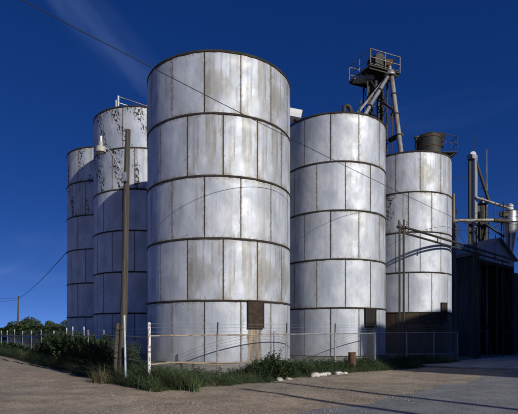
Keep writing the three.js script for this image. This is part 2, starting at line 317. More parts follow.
function hatch(s, thDeg, yTop, w, h, mat, label) {
  const a = thDeg * Math.PI / 180, g = new THREE.Group();
  const o = part('hatch', box(w, h, 0.07), mat, s.root, label); o.position.set(Math.sin(a) * (s.R + 0.035), yTop - h / 2, Math.cos(a) * (s.R + 0.035)); o.rotation.y = a;
  const t = 0.05; part('frame', [box(w + 0.06, t, 0.05, 0, h / 2, 0.035), box(w + 0.06, t, 0.05, 0, -h / 2, 0.035), box(t, h - t, 0.046, -w / 2, 0, 0.035), box(t, h - t, 0.046, w / 2, 0, 0.035)], mRustDark, o);
  part('handle', [bar(new THREE.Vector3(-0.05, 0, 0.06), new THREE.Vector3(0.17, 0, 0.06), 0.014), bar(new THREE.Vector3(-0.05, 0, 0.02), new THREE.Vector3(-0.05, 0, 0.06), 0.014), bar(new THREE.Vector3(0.17, 0, 0.02), new THREE.Vector3(0.17, 0, 0.06), 0.014)], mRust, o);
  return o;
}
const near = makeSilo('widest white steel silo beside the fence corner, rusty hatch low on its front', -1.84, 22.42, 3.28, 14, 5, -10.6, 2.5, 1,
  (k, th, r) => k === 4 ? (th > 15 && th < 41 ? 'stainWide' : (th < -20 ? 'mid' : 'clean')) : k <= 1 ? (th > -12 ? 'grimy' : 'mid') : k === 2 ? 'mid' : (th > -12 && th < 80 ? 'grimy' : 'clean'));
hatch(near, 26.3, BASE_H + RING + 0.02, 0.70, 1.10, mHatch, 'rusty brown loading hatch');
const midS = makeSilo('white steel silo with a dark hatch, standing between the widest silo and the elevator tower', 4.275, 27.27, 2.81, 12, 5, -3.8, 11.4, 2,
  (k, th, r) => k === 4 ? (th > 26 && th < 56 ? 'stainNarrow' : 'clean') : th > 60 ? 'grimy' : k === 0 ? (th > 0 ? 'mid' : 'clean') : r() < 0.45 ? 'mid' : 'clean');
hatch(midS, 40.5, BASE_H + RING + 0.0, 0.70, 1.02, std([0.014, 0.012, 0.010], 0.95));
const farS = makeSilo('rightmost white silo with a brown rusted bottom ring and machinery on its roof', 9.99, 32.46, 2.81, 12, 5, 16.1, 1.6, 3,
  (k, th, r) => k === 4 ? 'old' : k === 1 && th < 0 ? 'veryFlaky' : k === 0 && th > 10 ? 'grimy' : k === 0 ? 'mid' : k === 1 ? 'mid' : 'clean');
hatch(farS, 51, BASE_H + RING + 0.62, 0.5, 1.15, mRustDark);
makeSilo('tall white silo with flaking upper paint behind the leaning wooden pole', -7.6, 32.16, 3.28, 14, 6, -23.9, -11.0, 4,
  (k, th, r) => k === 0 ? 'flaky' : k === 1 ? (th > -15 ? 'veryFlaky' : 'flaky') : 'clean', 0.48);
makeSilo('leftmost and farthest tall silo, rust streaked at its top', -11.82, 38.4, 3.28, 14, 6, -20, -7, 5,
  (k, th, r) => k === 0 ? 'veryFlaky' : k === 1 ? (r() < 0.6 ? 'flaky' : 'veryFlaky') : 'clean', 0.48);

// handrail on top of the tall silo behind the pole
{
  const y0 = 15.40, t = thing('roof_handrail', 'white pipe handrail on the roof edge of the tall silo behind the pole', 'handrail', V(-8.6, y0, 29.4));
  for (const [x, h, d] of [[-0.12, 0.62, 0.0], [0.04, 0.82, -0.12]]) part('post', box(0.075, h, 0.075, x, h / 2, -d), mWhitePaint, t);
  part('rail', bar(new THREE.Vector3(-0.12, 0.5, 0), new THREE.Vector3(1.35, 0.30, -0.7), 0.03), mWhitePaint, t);
  part('rail', bar(new THREE.Vector3(0.04, 0.78, 0.12), new THREE.Vector3(2.5, 0.36, -0.9), 0.022), mRailRust, t);
  part('post', bar(new THREE.Vector3(2.5, -0.0, -0.9), new THREE.Vector3(2.5, 0.40, -0.9), 0.025), mWhitePaint, t);
  part('vent_cap', new THREE.CylinderGeometry(0.14, 0.16, 0.12, 12).translate(0.75, 0.06, 0.1), mRailRust, t);
}

// white covered conveyor spout end showing between the two nearest silos
{
  const t = thing('conveyor_housing', 'white covered conveyor housing behind the gap of the two nearest silos', 'conveyor', V(1.35, 0, 34));
  const b = V(0, 0, 0);
  part('casing', beam(V(-4, 18.2, 0), V(1.66, 17.05, 0), 0.55, 1.0), mWhitePaint, t);
  for (let i = 0; i < 4; i++) { const k = i / 4 + 0.06; part('rib', beam(V(-4, 18.2, 0).lerp(V(1.66, 17.05, 0), k), V(-4, 18.2, 0).lerp(V(1.66, 17.05, 0), k + 0.012), 0.62, 1.06), mGalv, t); }
  part('end_plate', beam(V(1.66, 17.05, 0), V(1.70, 17.042, 0), 0.62, 1.08), mRustDark, t);
  for (const x of [-3.2, 1.2]) part('support_leg', bar(V(x, 0, 0), V(x, 18.05 - (x + 4) * 0.204 - 0.1, 0), 0.11), mDarkSteel, t);
}

// ---------------------------------------------------------------- elevator leg tower behind the silos
{
  const t = thing('elevator_tower', 'tall bucket elevator tower with railed platform and spouts above the silos', 'elevator', V(9.15, 0, 37));
  const L = (x, h, d = 0) => V(x, h, d);
  part('leg_casing', beam(L(-0.62, 0), L(-0.62, 21.2), 0.34, 0.5), mDarkSteel, t); part('leg_casing', beam(L(0.16, 0), L(0.16, 21.2), 0.40, 0.5), mDarkSteel, t);
  // head with curved hood
  const s = new THREE.Shape(); s.moveTo(-0.52, 20.3); s.lineTo(-0.52, 22.6); s.absarc(0, 22.6, 0.52, Math.PI, 0, true); s.lineTo(0.52, 21.4); s.lineTo(0.2, 20.3);
  const hg = new THREE.ExtrudeGeometry(s, { depth: 0.9, bevelEnabled: true, bevelSize: 0.02, bevelThickness: 0.02, bevelSegments: 1 }); hg.translate(0, 0, -0.45); hg.rotateY(0.5); hg.translate(-0.1, 0, 0);
  part('head', hg, mDarkSteel, t);
  part('motor', [new THREE.CylinderGeometry(0.22, 0.22, 0.6, 14).rotateZ(Math.PI / 2).translate(0.75, 22.5, 0.2), box(0.5, 0.1, 0.5, 0.75, 22.24, 0.2)], mRust, t);
  // deck, turned; near corner to the right
  const deck = part('deck', box(2.75, 0.07, 2.75), mDarkSteel, t); deck.position.set(-0.30, 21.38, 0.05); deck.rotation.y = 0.42;
  for (let i = 0; i < 9; i++) part('joist', box(2.7, 0.14, 0.06, 0, -0.105, -1.2 + i * 0.3), mDarkSteel, deck);
  const c = [[-1.35, -1.35], [1.35, -1.35], [1.35, 1.35], [-1.35, 1.35]];
  c.forEach(([x, z], i) => {
    const [x2, z2] = c[(i + 1) % 4]; const P = (f, y) => new THREE.Vector3(mix(x, x2, f), y, mix(z, z2, f));
    part('post', bar(P(0, 0.03), P(0, 1.25), 0.035), mRailRust, deck); part('post', bar(P(0.5, 0.03), P(0.5, 1.25), 0.030), mRailRust, deck);
    for (const y of [0.62, 1.22]) part('rail', bar(P(0, y), P(1, y), 0.030), mRailRust, deck);
    part('toe_board', beam(P(0.01, 0.10), P(0.99, 0.10), 0.02, 0.13), mRailRust, deck);
  });
  // sloping sheet-metal chute on the left of the deck
  const cs = new THREE.Shape(); cs.moveTo(-2.0, 20.95); cs.lineTo(-0.45, 21.95); cs.lineTo(-0.45, 20.95);
  part('side_chute', new THREE.ExtrudeGeometry(cs, { depth: 0.7, bevelEnabled: false }).translate(0, 0, 0.1), mGalvDull, t);
  // distributor bell and spouts
  const dp = [[0.14, 0.75], [0.16, 0.5], [0.30, 0.38], [0.42, 0.12], [0.45, 0], [0.34, 0]].map((p) => new THREE.Vector2(...p));
  part('distributor', new THREE.LatheGeometry(dp, 24).translate(0.66, 21.05, 0.9), mGalvDull, t);
  const A = new THREE.Vector3(0.55, 21.1, 0.9), B = new THREE.Vector3(0.80, 21.1, 0.9);
  const e4 = V(5.4 - 9.15, 13.35, 29.5 - 37), e5 = V(9.55 - 9.15, 13.5, 32.2 - 37);
  part('spout', bar(A, e4, 0.14, 0.14, 12), mGalvDull, t); part('spout', bar(B, e5, 0.17, 0.17, 12), mSpout, t);
  part('spout', bar(new THREE.Vector3(0.42, 21.0, 0.8), V(4.4 - 9.15, 13.35, 30 - 37), 0.09, 0.09, 10), mSpout, t);
  for (const [p, q] of [[A, e4], [B, e5]]) for (const k of [0.25, 0.5, 0.75]) { const m = p.clone().lerp(q, k), n = p.clone().lerp(q, k + 0.012); part('spout_flange', bar(m, n, 0.21, 0.21, 12), mRustDark, t); }
  // lattice
  const post = [[-0.95, -0.7], [0.55, -0.7], [0.55, 0.7], [-0.95, 0.7]];
  for (const [x, z] of post) part('corner_post', beam(new THREE.Vector3(x, 0, z), new THREE.Vector3(x, 21.3, z), 0.09, 0.09), mDarkSteel, t);
  for (let k = 0; k < 9; k++) for (let i = 0; i < 4; i++) {
    const [x, z] = post[i], [x2, z2] = post[(i + 1) % 4], y = k * 2.36;
    part('brace', beam(new THREE.Vector3(x, y, z), new THREE.Vector3(x2, y + 2.36, z2), 0.05, 0.05), mDarkSteel, t); part('strut', beam(new THREE.Vector3(x, y + 2.36, z), new THREE.Vector3(x2, y + 2.36, z2), 0.06, 0.06), mDarkSteel, t);
  }
  for (const x of [-0.02, 0.40]) part('ladder_rail', bar(new THREE.Vector3(x + 0.45, 12, 0.95), new THREE.Vector3(x + 0.45, 21.4, 0.95), 0.025), mRust, t);
  for (let y = 12.2; y < 21.3; y += 0.3) part('rung', bar(new THREE.Vector3(0.43, y, 0.95), new THREE.Vector3(0.85, y, 0.95), 0.014, 0.014, 5), mRust, t);
  // cross-over frame below the head
  part('cross_frame', [beam(L(-0.2, 19.3, -0.9), L(1.0, 18.1, -1.5), 0.12, 0.12), beam(L(0.3, 17.2, -0.9), L(1.1, 18.9, -1.5), 0.10, 0.10), beam(L(0.6, 16.2, -1.0), L(1.2, 16.2, -2.2), 0.3, 0.2)], mDarkSteel, t);
}
// vent hood and bits on the middle silo's roof
{
  const t = thing('roof_vent', 'dark gooseneck vent on the roof of the middle silo', 'vent', V(4.95, 13.05, 28.0));
  part('pipe', tube([new THREE.Vector3(0, 0, 0), new THREE.Vector3(0, 1.5, 0), new THREE.Vector3(0.06, 1.95, 0), new THREE.Vector3(0.3, 1.9, 0), new THREE.Vector3(0.46, 1.45, 0)], 0.12, 24, 10), mDarkSteel, t);
  part('cap', new THREE.CylinderGeometry(0.22, 0.17, 0.16, 14).translate(0.47, 1.38, 0), mRustDark, t);
  part('base', new THREE.CylinderGeometry(0.24, 0.30, 0.2, 14).translate(0, 0.08, 0), mRustDark, t);
  const r = thing('roof_ladder', 'thin steel ladder leaning over the roof of the middle silo', 'ladder', V(5.7, 13.0, 29.0));
  for (const z of [0, 0.4]) part('rail', bar(new THREE.Vector3(0, 0, z), new THREE.Vector3(0.55, 3.1, z - 0.6), 0.022), mDarkSteel, r);
  for (let i = 1; i < 8; i++) { const k = i / 8; part('rung', bar(new THREE.Vector3(0.55 * k, 3.1 * k, -0.6 * k), new THREE.Vector3(0.55 * k, 3.1 * k, 0.4 - 0.6 * k), 0.014, 0.014, 5), mDarkSteel, r); }
}
// machinery on the right-hand silo's roof
{
  const t = thing('roof_blower', 'dark drum shaped blower with railed landing on the rightmost silo', 'machine', V(11.1, 13.02, 32.0));
  const pr = [[0.01, 2.02], [0.35, 2.0], [0.62, 1.9], [0.78, 1.72], [0.80, 1.6], [0.80, 0.0]].map((p) => new THREE.Vector2(...p));
  part('drum', new THREE.LatheGeometry(pr.reverse(), 28).translate(0.2, 0, 0), mDarkSteel, t);
  for (const y of [0.4, 1.0, 1.6]) part('band', new THREE.TorusGeometry(0.81, 0.03, 6, 32).rotateX(Math.PI / 2).translate(0.2, y, 0), mRust, t);
  part('stack', [bar(new THREE.Vector3(-0.66, 0, 0.1), new THREE.Vector3(-0.66, 1.78, 0.1), 0.10, 0.10, 10), box(0.34, 0.10, 0.3, -0.62, 1.74, 0.1)], mDarkSteel, t);
  part('bracket', box(0.4, 0.3, 0.3, -0.42, 1.5, 0.1), mRust, t);
  part('motor', [new THREE.CylinderGeometry(0.2, 0.2, 0.5, 12).rotateZ(1.57).translate(0.95, 1.85, 0.1), box(0.3, 0.7, 0.3, 0.98, 1.45, 0.1)], mRustDark, t);
  const l = part('landing', box(0.95, 0.05, 1.0, 1.35, 0.55, 0.2), mDarkSteel, t);
  for (const [x, z] of [[1.8, -0.28], [1.8, 0.68], [1.05, 0.68]]) part('post', bar(new THREE.Vector3(x, 0.56, z), new THREE.Vector3(x, 1.6, z), 0.022), mRust, l);
  for (const y of [1.1, 1.58]) { part('rail', bar(new THREE.Vector3(1.8, y, -0.28), new THREE.Vector3(1.8, y, 0.68), 0.02), mRust, l); part('rail', bar(new THREE.Vector3(1.8, y, 0.68), new THREE.Vector3(0.92, y + 0.15, 0.68), 0.02), mRust, l); }
  part('brace', [beam(new THREE.Vector3(1.75, 0.53, 0.6), new THREE.Vector3(0.9, 0.0, 0.5), 0.06, 0.06), beam(new THREE.Vector3(1.75, 0.53, -0.2), new THREE.Vector3(0.9, 0.0, -0.2), 0.06, 0.06)], mRust, t);
}

// ---------------------------------------------------------------- dust plant on the right
{
  const D = 40, k = D / 481, X = (px) => (px - 259) * k, Hh = (py) => EYE + (334 - py) * k;
  const t = thing('vertical_leg', 'tall bright galvanized duct rising behind the shed', 'duct', V(17.85, 0, D));
  part('duct', box(0.36, 16.2, 0.36, 0.06, 8.1, 0, 0.55), mGalv, t); part('cable_tray', box(0.16, 16.6, 0.25, -0.30, 8.3, -0.05), mDarkSteel, t);
  part('head_cap', [box(0.7, 0.35, 0.5, -0.1, 16.4, 0, 0.55), new THREE.CylinderGeometry(0.25, 0.25, 0.4, 12).rotateX(1.57).translate(-0.1, 16.6, 0)], mGalvDull, t);
  part('lightning_rod', bar(new THREE.Vector3(0.1, 16.5, 0), new THREE.Vector3(0.1, 18.6, 0), 0.025, 0.012), mDarkSteel, t);
  part('diagonal_spout', bar(new THREE.Vector3(0.2, 16.1, 0), new THREE.Vector3(1.22, 12.6, 0.2), 0.12), mDarkSteel, t);
  const a = thing('antenna_mast', 'thin pale mast beside the bright vertical duct', 'mast', V(18.95, 0, D));
  part('pole', [bar(V(0, 0, 0), V(0, 12.8, 0), 0.07), bar(V(0, 12.8, 0), V(0, 17.1, 0), 0.05, 0.03)], mGalvDull, a);
  for (const y of [13.2, 13.9, 14.6]) part('stay', bar(V(0, y, 0), V(-0.85, y - 0.15, 0), 0.018), mDarkSteel, a);
  function cyclone(label, x, d, top, R, hc, hk, m, ty) {
    const c = thing('dust_cyclone', label, 'cyclone', V(x, 0, d), 0, 'dust cyclones');
    part('barrel', [new THREE.CylinderGeometry(R, R, hc, 28).translate(0, top - hc / 2, 0)], m, c);
    part('cone', new THREE.CylinderGeometry(R, 0.16, hk, 28, 1, true).translate(0, top - hc - hk / 2, 0), m, c);
    part('outlet', [new THREE.CylinderGeometry(R * 0.42, R * 0.42, 0.45, 18).translate(0, top + 0.2, 0), new THREE.SphereGeometry(R * 0.44, 16, 8, 0, 6.3, 0, 1.57).translate(0, top + 0.42, 0)], ty, c);
    for (const y of [top, top - hc]) part('band', new THREE.TorusGeometry(R + 0.01, 0.035, 6, 32).rotateX(1.5708).translate(0, y, 0), mRustDark, c);
    part('inlet', box(R * 1.5, hc * 0.45, R * 0.6, -R * 0.9, top - hc * 0.3, R * 0.5), mDarkSteel, c);
    for (let i = 0; i < 4; i++) { const q = i * 1.5708 + 0.6; part('leg', bar(new THREE.Vector3(Math.cos(q) * (R + 0.08), 0, Math.sin(q) * (R + 0.08)), new THREE.Vector3(Math.cos(q) * (R + 0.08), top - hc + 0.1, Math.sin(q) * (R + 0.08)), 0.045), mDarkSteel, c); }
  }
  cyclone('dull cyclone hopper beside the bright vertical duct', 18.75, 40.5, 12.6, 0.48, 1.3, 2.6, mDarkSteel, mGalvDull);
  cyclone('bright metal cyclone with white outlet cap above the shed roof', 20.9, 40, 11.9, 0.58, 0.95, 3.0, mGalv, mWhitePaint);
  const h = thing('duct_run', 'dark horizontal pipe run crossing behind the bright vertical duct', 'duct', V(0, 0, 0));
  part('pipe', bar(V(15.6, 11.0, 39.4), V(19.2, 11.05, 39.4), 0.14, 0.14, 12), mSpout, h); part('pipe', bar(V(19.2, 11.05, 39.4), V(20.6, 11.0, 39.6), 0.19, 0.19, 12), mDarkSteel, h);
  part('pipe', bar(V(17.9, 13.0, 39.7), V(21.1, 12.05, 39.9), 0.10, 0.10, 10), mSpout, h); part('pipe', bar(V(18.3, 10.7, 39.0), V(19.9, 9.6, 39.0), 0.09, 0.09, 10), mDarkSteel, h);
  for (const x of [16.2, 17.2, 19.4, 20.1, 21.9]) part('hanger', bar(V(x, 0, 39.45), V(x, 11.0 + (x > 19 ? 1.6 : 0), 39.45), 0.035), mDarkSteel, h);
  for (const [x0, h0, x1, h1] of [[15.8, 9.2, 17.0, 11], [16.9, 9.2, 15.9, 11], [15.7, 10.2, 17.3, 10.3], [19.4, 10.2, 20.1, 12.4], [20.1, 9.6, 19.4, 11.4], [19.3, 12.3, 21.9, 12.45], [19.3, 11.7, 22.5, 11.75], [21.2, 9.4, 21.9, 11.4]]) part('brace', bar(V(x0, h0, 39.5), V(x1, h1, 39.5), 0.026), mDarkSteel, h);
}

// ---------------------------------------------------------------- shed
{
  const C0 = [16.2, 35.3], U = FD, Bk = [-0.42, 0.906], W = 6.7, DEP = 9, EAVE = 7.88, RIDGE = 9.25, OPEN = 7.25;
  const t = thing('metal_shed', 'grey corrugated metal shed with open dark front and gabled roof', 'shed', V(C0[0], 0, C0[1]));
  const P = (u, h, b) => V(U[0] * u + Bk[0] * b, h, U[1] * u + Bk[1] * b);
  const quad = (a, b, c, d, th, m, name) => {         // slab with thickness
    const n = b.clone().sub(a).cross(d.clone().sub(a)).normalize().multiplyScalar(th); const pos = [], uv = [];
    const f = (p, q, r, s) => { const lu = p.distanceTo(q), lv = p.distanceTo(s); for (const [v, x, y] of [[p, 0, 0], [q, lu, 0], [r, lu, lv], [p, 0, 0], [r, lu, lv], [s, 0, lv]]) { pos.push(v.x, v.y, v.z); uv.push(x * 0.22 + a.x * 0.37, y * 0.11 + a.z * 0.21); } };
    const [A, B, C, D2] = [a, b, c, d].map((v) => v.clone().sub(n)); f(a, b, c, d); f(D2, C, B, A); f(b, a, A, B); f(c, b, B, C); f(d, c, C, D2); f(a, d, D2, A);
    const g = new THREE.BufferGeometry(); g.setAttribute('position', new THREE.Float32BufferAttribute(pos, 3)); g.setAttribute('uv', new THREE.Float32BufferAttribute(uv, 2)); g.computeVertexNormals(); return part(name, g, m, t);
  };
  const corr = dataTex(512, 4, (u, v) => { const q = 0.5 + 0.5 * Math.sin(u * Math.PI * 2 * 48); return [q, q, q]; }, false);
  const mkM = (a, b, s) => std([1, 1, 1], 0.55, 0.35, { map: mottled(a, b, s, 5, 3), bumpMap: corr, bumpScale: 0.02, side: THREE.DoubleSide });
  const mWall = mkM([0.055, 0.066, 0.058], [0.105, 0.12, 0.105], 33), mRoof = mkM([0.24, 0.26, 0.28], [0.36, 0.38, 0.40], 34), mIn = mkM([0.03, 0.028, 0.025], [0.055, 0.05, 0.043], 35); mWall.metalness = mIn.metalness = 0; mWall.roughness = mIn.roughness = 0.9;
  // side walls as sheets about 0.95 m wide
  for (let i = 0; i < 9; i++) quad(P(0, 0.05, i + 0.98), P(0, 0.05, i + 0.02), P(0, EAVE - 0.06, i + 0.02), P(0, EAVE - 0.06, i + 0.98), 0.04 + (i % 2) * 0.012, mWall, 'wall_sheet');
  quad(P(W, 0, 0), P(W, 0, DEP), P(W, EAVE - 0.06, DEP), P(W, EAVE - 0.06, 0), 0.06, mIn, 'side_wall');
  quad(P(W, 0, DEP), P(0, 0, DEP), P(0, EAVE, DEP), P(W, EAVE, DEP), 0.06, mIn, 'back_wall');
  // gable sheets
  for (let i = 0; i < 7; i++) {
    const u0 = i * W / 7 + 0.01, u1 = (i + 1) * W / 7 - 0.01, yy = (u) => EAVE + (RIDGE - EAVE) * (1 - Math.abs(u - W / 2) / (W / 2)) - 0.05;
    if (i === 3) { const um = W / 2; quad(P(u0, OPEN, 0), P(um, OPEN, 0), P(um, yy(um), 0), P(u0, yy(u0), 0), 0.05, mRoof, 'gable_sheet'); quad(P(um, OPEN, 0), P(u1, OPEN, 0), P(u1, yy(u1), 0), P(um, yy(um), 0), 0.05, mRoof, 'gable_sheet'); }
    else quad(P(u0, OPEN, 0), P(u1, OPEN, 0), P(u1, yy(u1), 0), P(u0, yy(u0), 0), 0.05 + (i % 2) * 0.01, mRoof, 'gable_sheet');
  }
  // roof slopes
  for (let i = 0; i < 10; i++) {
    const b0 = -0.3 + i * 0.96, b1 = b0 + 0.95;
    quad(P(-0.3, EAVE - 0.12, b0), P(W / 2, RIDGE, b0), P(W / 2, RIDGE, b1), P(-0.3, EAVE - 0.12, b1), 0.03, mRoof, 'roof_sheet');
    quad(P(W / 2, RIDGE, b0), P(W + 0.3, EAVE - 0.12, b0), P(W + 0.3, EAVE - 0.12, b1), P(W / 2, RIDGE, b1), 0.03, mRoof, 'roof_sheet');
  }
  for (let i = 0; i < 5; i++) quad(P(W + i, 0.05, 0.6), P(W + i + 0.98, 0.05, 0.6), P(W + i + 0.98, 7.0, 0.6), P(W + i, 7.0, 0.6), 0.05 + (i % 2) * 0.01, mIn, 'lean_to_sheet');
  part('eave_fascia', beam(P(-0.33, EAVE - 0.24, -0.3), P(-0.33, EAVE - 0.24, 9.2), 0.04, 0.2), mGalvDull, t);
  part('header_beam', beam(P(0.1, OPEN - 0.1, 0.1), P(W - 0.1, OPEN - 0.1, 0.1), 0.14, 0.2), mDarkSteel, t);
  for (const u of [0.12, W / 2, W - 0.12]) part('column', beam(P(u, 0, 0.12), P(u, OPEN, 0.12), 0.18, 0.18), mDarkSteel, t);
  // stored bin inside the opening, seen as a dim shape
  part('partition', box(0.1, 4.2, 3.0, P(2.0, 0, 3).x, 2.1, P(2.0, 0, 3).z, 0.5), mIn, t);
}

// ---------------------------------------------------------------- wooden utility poles
function woodPole(name, label, base, top, r0, r1, m) {
  const t = thing(name, label, 'utility pole', base.clone()), b = new THREE.Vector3(), q = top.clone().sub(base);
  const seg = 12, rad = 12, g = new THREE.CylinderGeometry(r1, r0, 1, rad, seg); const p = g.attributes.position, uv = g.attributes.uv;
  for (let i = 0; i < p.count; i++) { const f = p.getY(i) + 0.5, a = Math.atan2(p.getX(i), p.getZ(i)), w = 1 + 0.06 * (vnoise(a * 2 + 9, f * 9, r0 * 1000) - 0.5); p.setXYZ(i, q.x * f + p.getX(i) * w + 0.03 * Math.sin(f * 5), q.y * f - 0.3 * (1 - f), q.z * f + p.getZ(i) * w); uv.setXY(i, uv.getX(i), f * 4); }
  g.computeVertexNormals(); part('shaft', g, m, t); return t;
}
{
  // the leaning pole by the corner, with a splint post at its foot and a yard lamp
  const t = woodPole('utility_pole', 'leaning brown wooden pole carrying a yard lamp near the fence corner', V(-4.92, 0, 17.05), V(-4.63, 8.98, 17.1), 0.135, 0.095, mPole);
  part('stub_post', tube([V(-0.17, -0.2, -0.10), V(-0.13, 1.1, -0.10), V(-0.07, 2.1, -0.08)], 0.075, 10, 9), mPole, t);
  part('tie_wire', [0.9, 1.9].map((y) => new THREE.TorusGeometry(0.21, 0.012, 5, 20).rotateX(Math.PI / 2).translate(-0.06, y, 0.05)), mRustDark, t);
  const arm = part('lamp_arm', tube([V(0.16, 7.30, -0.1), V(0.02, 7.55, -0.16), V(-0.13, 7.86, -0.2), V(-0.32, 8.13, -0.25), V(-0.52, 8.22, -0.3)], 0.026, 24, 8), mGalvDull, t);
  part('bracket', box(0.12, 0.32, 0.08, 0.20, 7.25, 0.12), mGalv, arm);
  const lamp = part('lamp_housing', new THREE.LatheGeometry([[0.0, 0.16], [0.07, 0.16], [0.075, 0.03], [0.10, 0], [0.165, -0.02], [0.175, -0.20], [0.155, -0.20], [0.15, -0.03], [0.0, -0.03]].map((p) => new THREE.Vector2(...p)).reverse(), 20), mGalvDull, t); lamp.position.set(-0.58, 8.24, 0.32); lamp.material = std([0.42, 0.40, 0.34], 0.6, 0.1); lamp.material.side = THREE.DoubleSide;
  part('photocell', new THREE.CylinderGeometry(0.045, 0.045, 0.20, 12).translate(0, 0.26, 0), std([0.62, 0.66, 0.70], 0.35), lamp);
  part('lens', new THREE.SphereGeometry(0.12, 16, 8).scale(1, 0.55, 1).translate(0, -0.20, 0), std([0.30, 0.29, 0.26], 0.3), lamp);
}
{
  const t = woodPole('utility_pole', 'straight grey wooden pole beside the rightmost silo', V(14.07, 0, 34.6), V(14.0, 11.8, 34.6), 0.155, 0.125, mPoleGrey);
  for (const [y, s] of [[10.4, 1], [10.1, -1], [10.6, 1]]) part('insulator', [new THREE.CylinderGeometry(0.04, 0.05, 0.12, 10).translate(0.14 * s, y, 0.06), bar(new THREE.Vector3(0, y - 0.04, 0.06), new THREE.Vector3(0.16 * s, y - 0.04, 0.06), 0.014)], mDarkSteel, t);
}
{ // two poles across the street, out of view, whose shadows lie over the road
  for (const [x, d, hgt, lab] of [[14.9, -0.2, 10.0, 'tall wooden street pole beyond the right edge, farther along the street'], [14.2, -3.0, 10.0, 'tall wooden street pole beyond the right edge, nearer the viewer']]) {
    const t = woodPole('utility_pole', lab, V(x, 0, d), V(x + 0.1, hgt, d), 0.17, 0.12, mPoleGrey);
    part('pole_cap', new THREE.ConeGeometry(0.13, 0.12, 12).translate(0.1, hgt + 0.05, 0), mGalvDull, t);
  }
}
{
  const t = woodPole('utility_pole', 'distant thin utility pole in front of the far trees', V(-46.8, 0, 93), V(-46.5, 8.8, 93), 0.17, 0.12, mPole);
  part('insulator', new THREE.CylinderGeometry(0.16, 0.12, 0.3, 8).translate(0.3, 8.9, 0), mDarkSteel, t);
}
// wires
function wire(label, pts, r = 0.012) { const o = part(numbered('overhead_wire'), tube(pts, r, 60, 5), mWire, scene); o.userData = { label, category: 'wire' }; return o; }
wire('long overhead wire crossing the whole row of silos', sag(V(-9.2, 9.12, 5.9), V(14.6, 8.85, 32.3), 0.22, 24), 0.011);
wire('wire rising from the distant pole to the leftmost silo', sag(V(-46.5, 8.6, 93), V(-12.5, 9.6, 35.2), 0.6, 20), 0.030);
wire('upper faint wire left of the distant pole', sag(V(-90, 12.0, 100), V(-46.5, 8.6, 93), 0.8), 0.022);
wire('lower faint wire left of the distant pole', sag(V(-90, 8.4, 95), V(-46.5, 8.35, 93), 1.2), 0.022);
wire('upper wire leaving the straight grey pole to the right', sag(V(14.0, 10.55, 34.5), V(30, 12.4, 44), 0.2), 0.014);
wire('lower wire leaving the straight grey pole to the right', sag(V(14.0, 10.1, 34.5), V(30, 11.6, 44), 0.25), 0.014);
wire('short wire from the rightmost silo to the bright vertical duct', sag(V(12.6, 12.2, 32.5), V(17.6, 14.9, 40), 0.1), 0.02);

// ---------------------------------------------------------------- pipe bridge with paired posts
{
  const t = thing('pipe_bridge', 'twin dark conveyor pipes on tall paired posts before the rightmost silo', 'pipe run', V(7.65, 0, 25.95));
  const at = (s, h, o = 0) => V(FD[0] * s + FD[1] * o, h, FD[1] * s - FD[0] * o);
  part('post', bar(at(-0.12, 0), at(-0.12, 7.75), 0.055, 0.055, 10), mDarkSteel, t); part('post', bar(at(0.30, 0), at(0.30, 7.65), 0.055, 0.055, 10), mDarkSteel, t);
  part('top_bracket', [beam(at(-0.35, 7.45), at(0.45, 7.45), 0.10, 0.12), beam(at(-0.2, 7.5), at(-0.2, 7.85), 0.07, 0.07), beam(at(0.33, 7.5), at(0.33, 7.95), 0.08, 0.08)], mDarkSteel, t);
  part('pipe', bar(at(0.3, 7.52, 0.06), at(15.4, 7.38, 0.06), 0.070, 0.070, 10), mDarkSteel, t); part('pipe', bar(at(0.3, 7.26, -0.10), at(15.4, 7.12, -0.10), 0.060, 0.060, 10), mDarkSteel, t);
  for (const s of [4.0, 8.2, 12.4]) part('clamp', [beam(at(s, 7.14, 0.06), at(s, 7.50, 0.06), 0.05, 0.05), beam(at(s, 7.18, 0.06), at(s, 7.18, -0.12), 0.05, 0.05)], mRustDark, t);
  for (const s of [9.6, 13.9]) {           // splayed pipe trestles
    part('trestle_leg', bar(at(s, 7.2), at(s - 1.15, 0, 0.5), 0.035), mDarkSteel, t); part('trestle_leg', bar(at(s, 7.2), at(s + 1.15, 0, 0.5), 0.035), mDarkSteel, t);
    part('trestle_bar', bar(at(s - 0.85, 1.9, 0.37), at(s + 0.85, 1.9, 0.37), 0.028), mDarkSteel, t);
  }
  part('tall_post', bar(at(9.45, 0), at(9.45, 8.9), 0.06, 0.06, 10), mDarkSteel, t); part('tall_post', bar(at(9.05, 0), at(9.05, 7.9), 0.05, 0.05, 10), mDarkSteel, t);
}

// ---------------------------------------------------------------- chain-link fences
function chainMesh(P, L, h0, h1, pitch = 0.062, r = 0.0023) {      // P(t, h): point on the fence; diagonal wires both ways
  const gs = [], hh = h1 - h0;
  for (const s of [1, -1]) for (let t = -hh; t < L; t += pitch) {
    let a = s > 0 ? t : t + hh, b = s > 0 ? t + hh : t, ha = h0, hb = h1;    // from (a, h0) to (b, h1)
    if (Math.max(a, b) <= 0.01 || Math.min(a, b) >= L - 0.01) continue; const clip = (x) => (x - a) / (b - a);
    let f0 = 0, f1 = 1; for (const lim of [0, L]) { const f = clip(lim); if (f > 0 && f < 1) { if ((lim === 0) === (s > 0)) f0 = Math.max(f0, f); else f1 = Math.min(f1, f); } }
    if (f1 - f0 < 0.02) continue;
    const A = P(mix(a, b, f0), mix(ha, hb, f0)), B = P(mix(a, b, f1), mix(ha, hb, f1)); gs.push(bar(A, B, r, r, 3, false));
  }
  return gs;
}
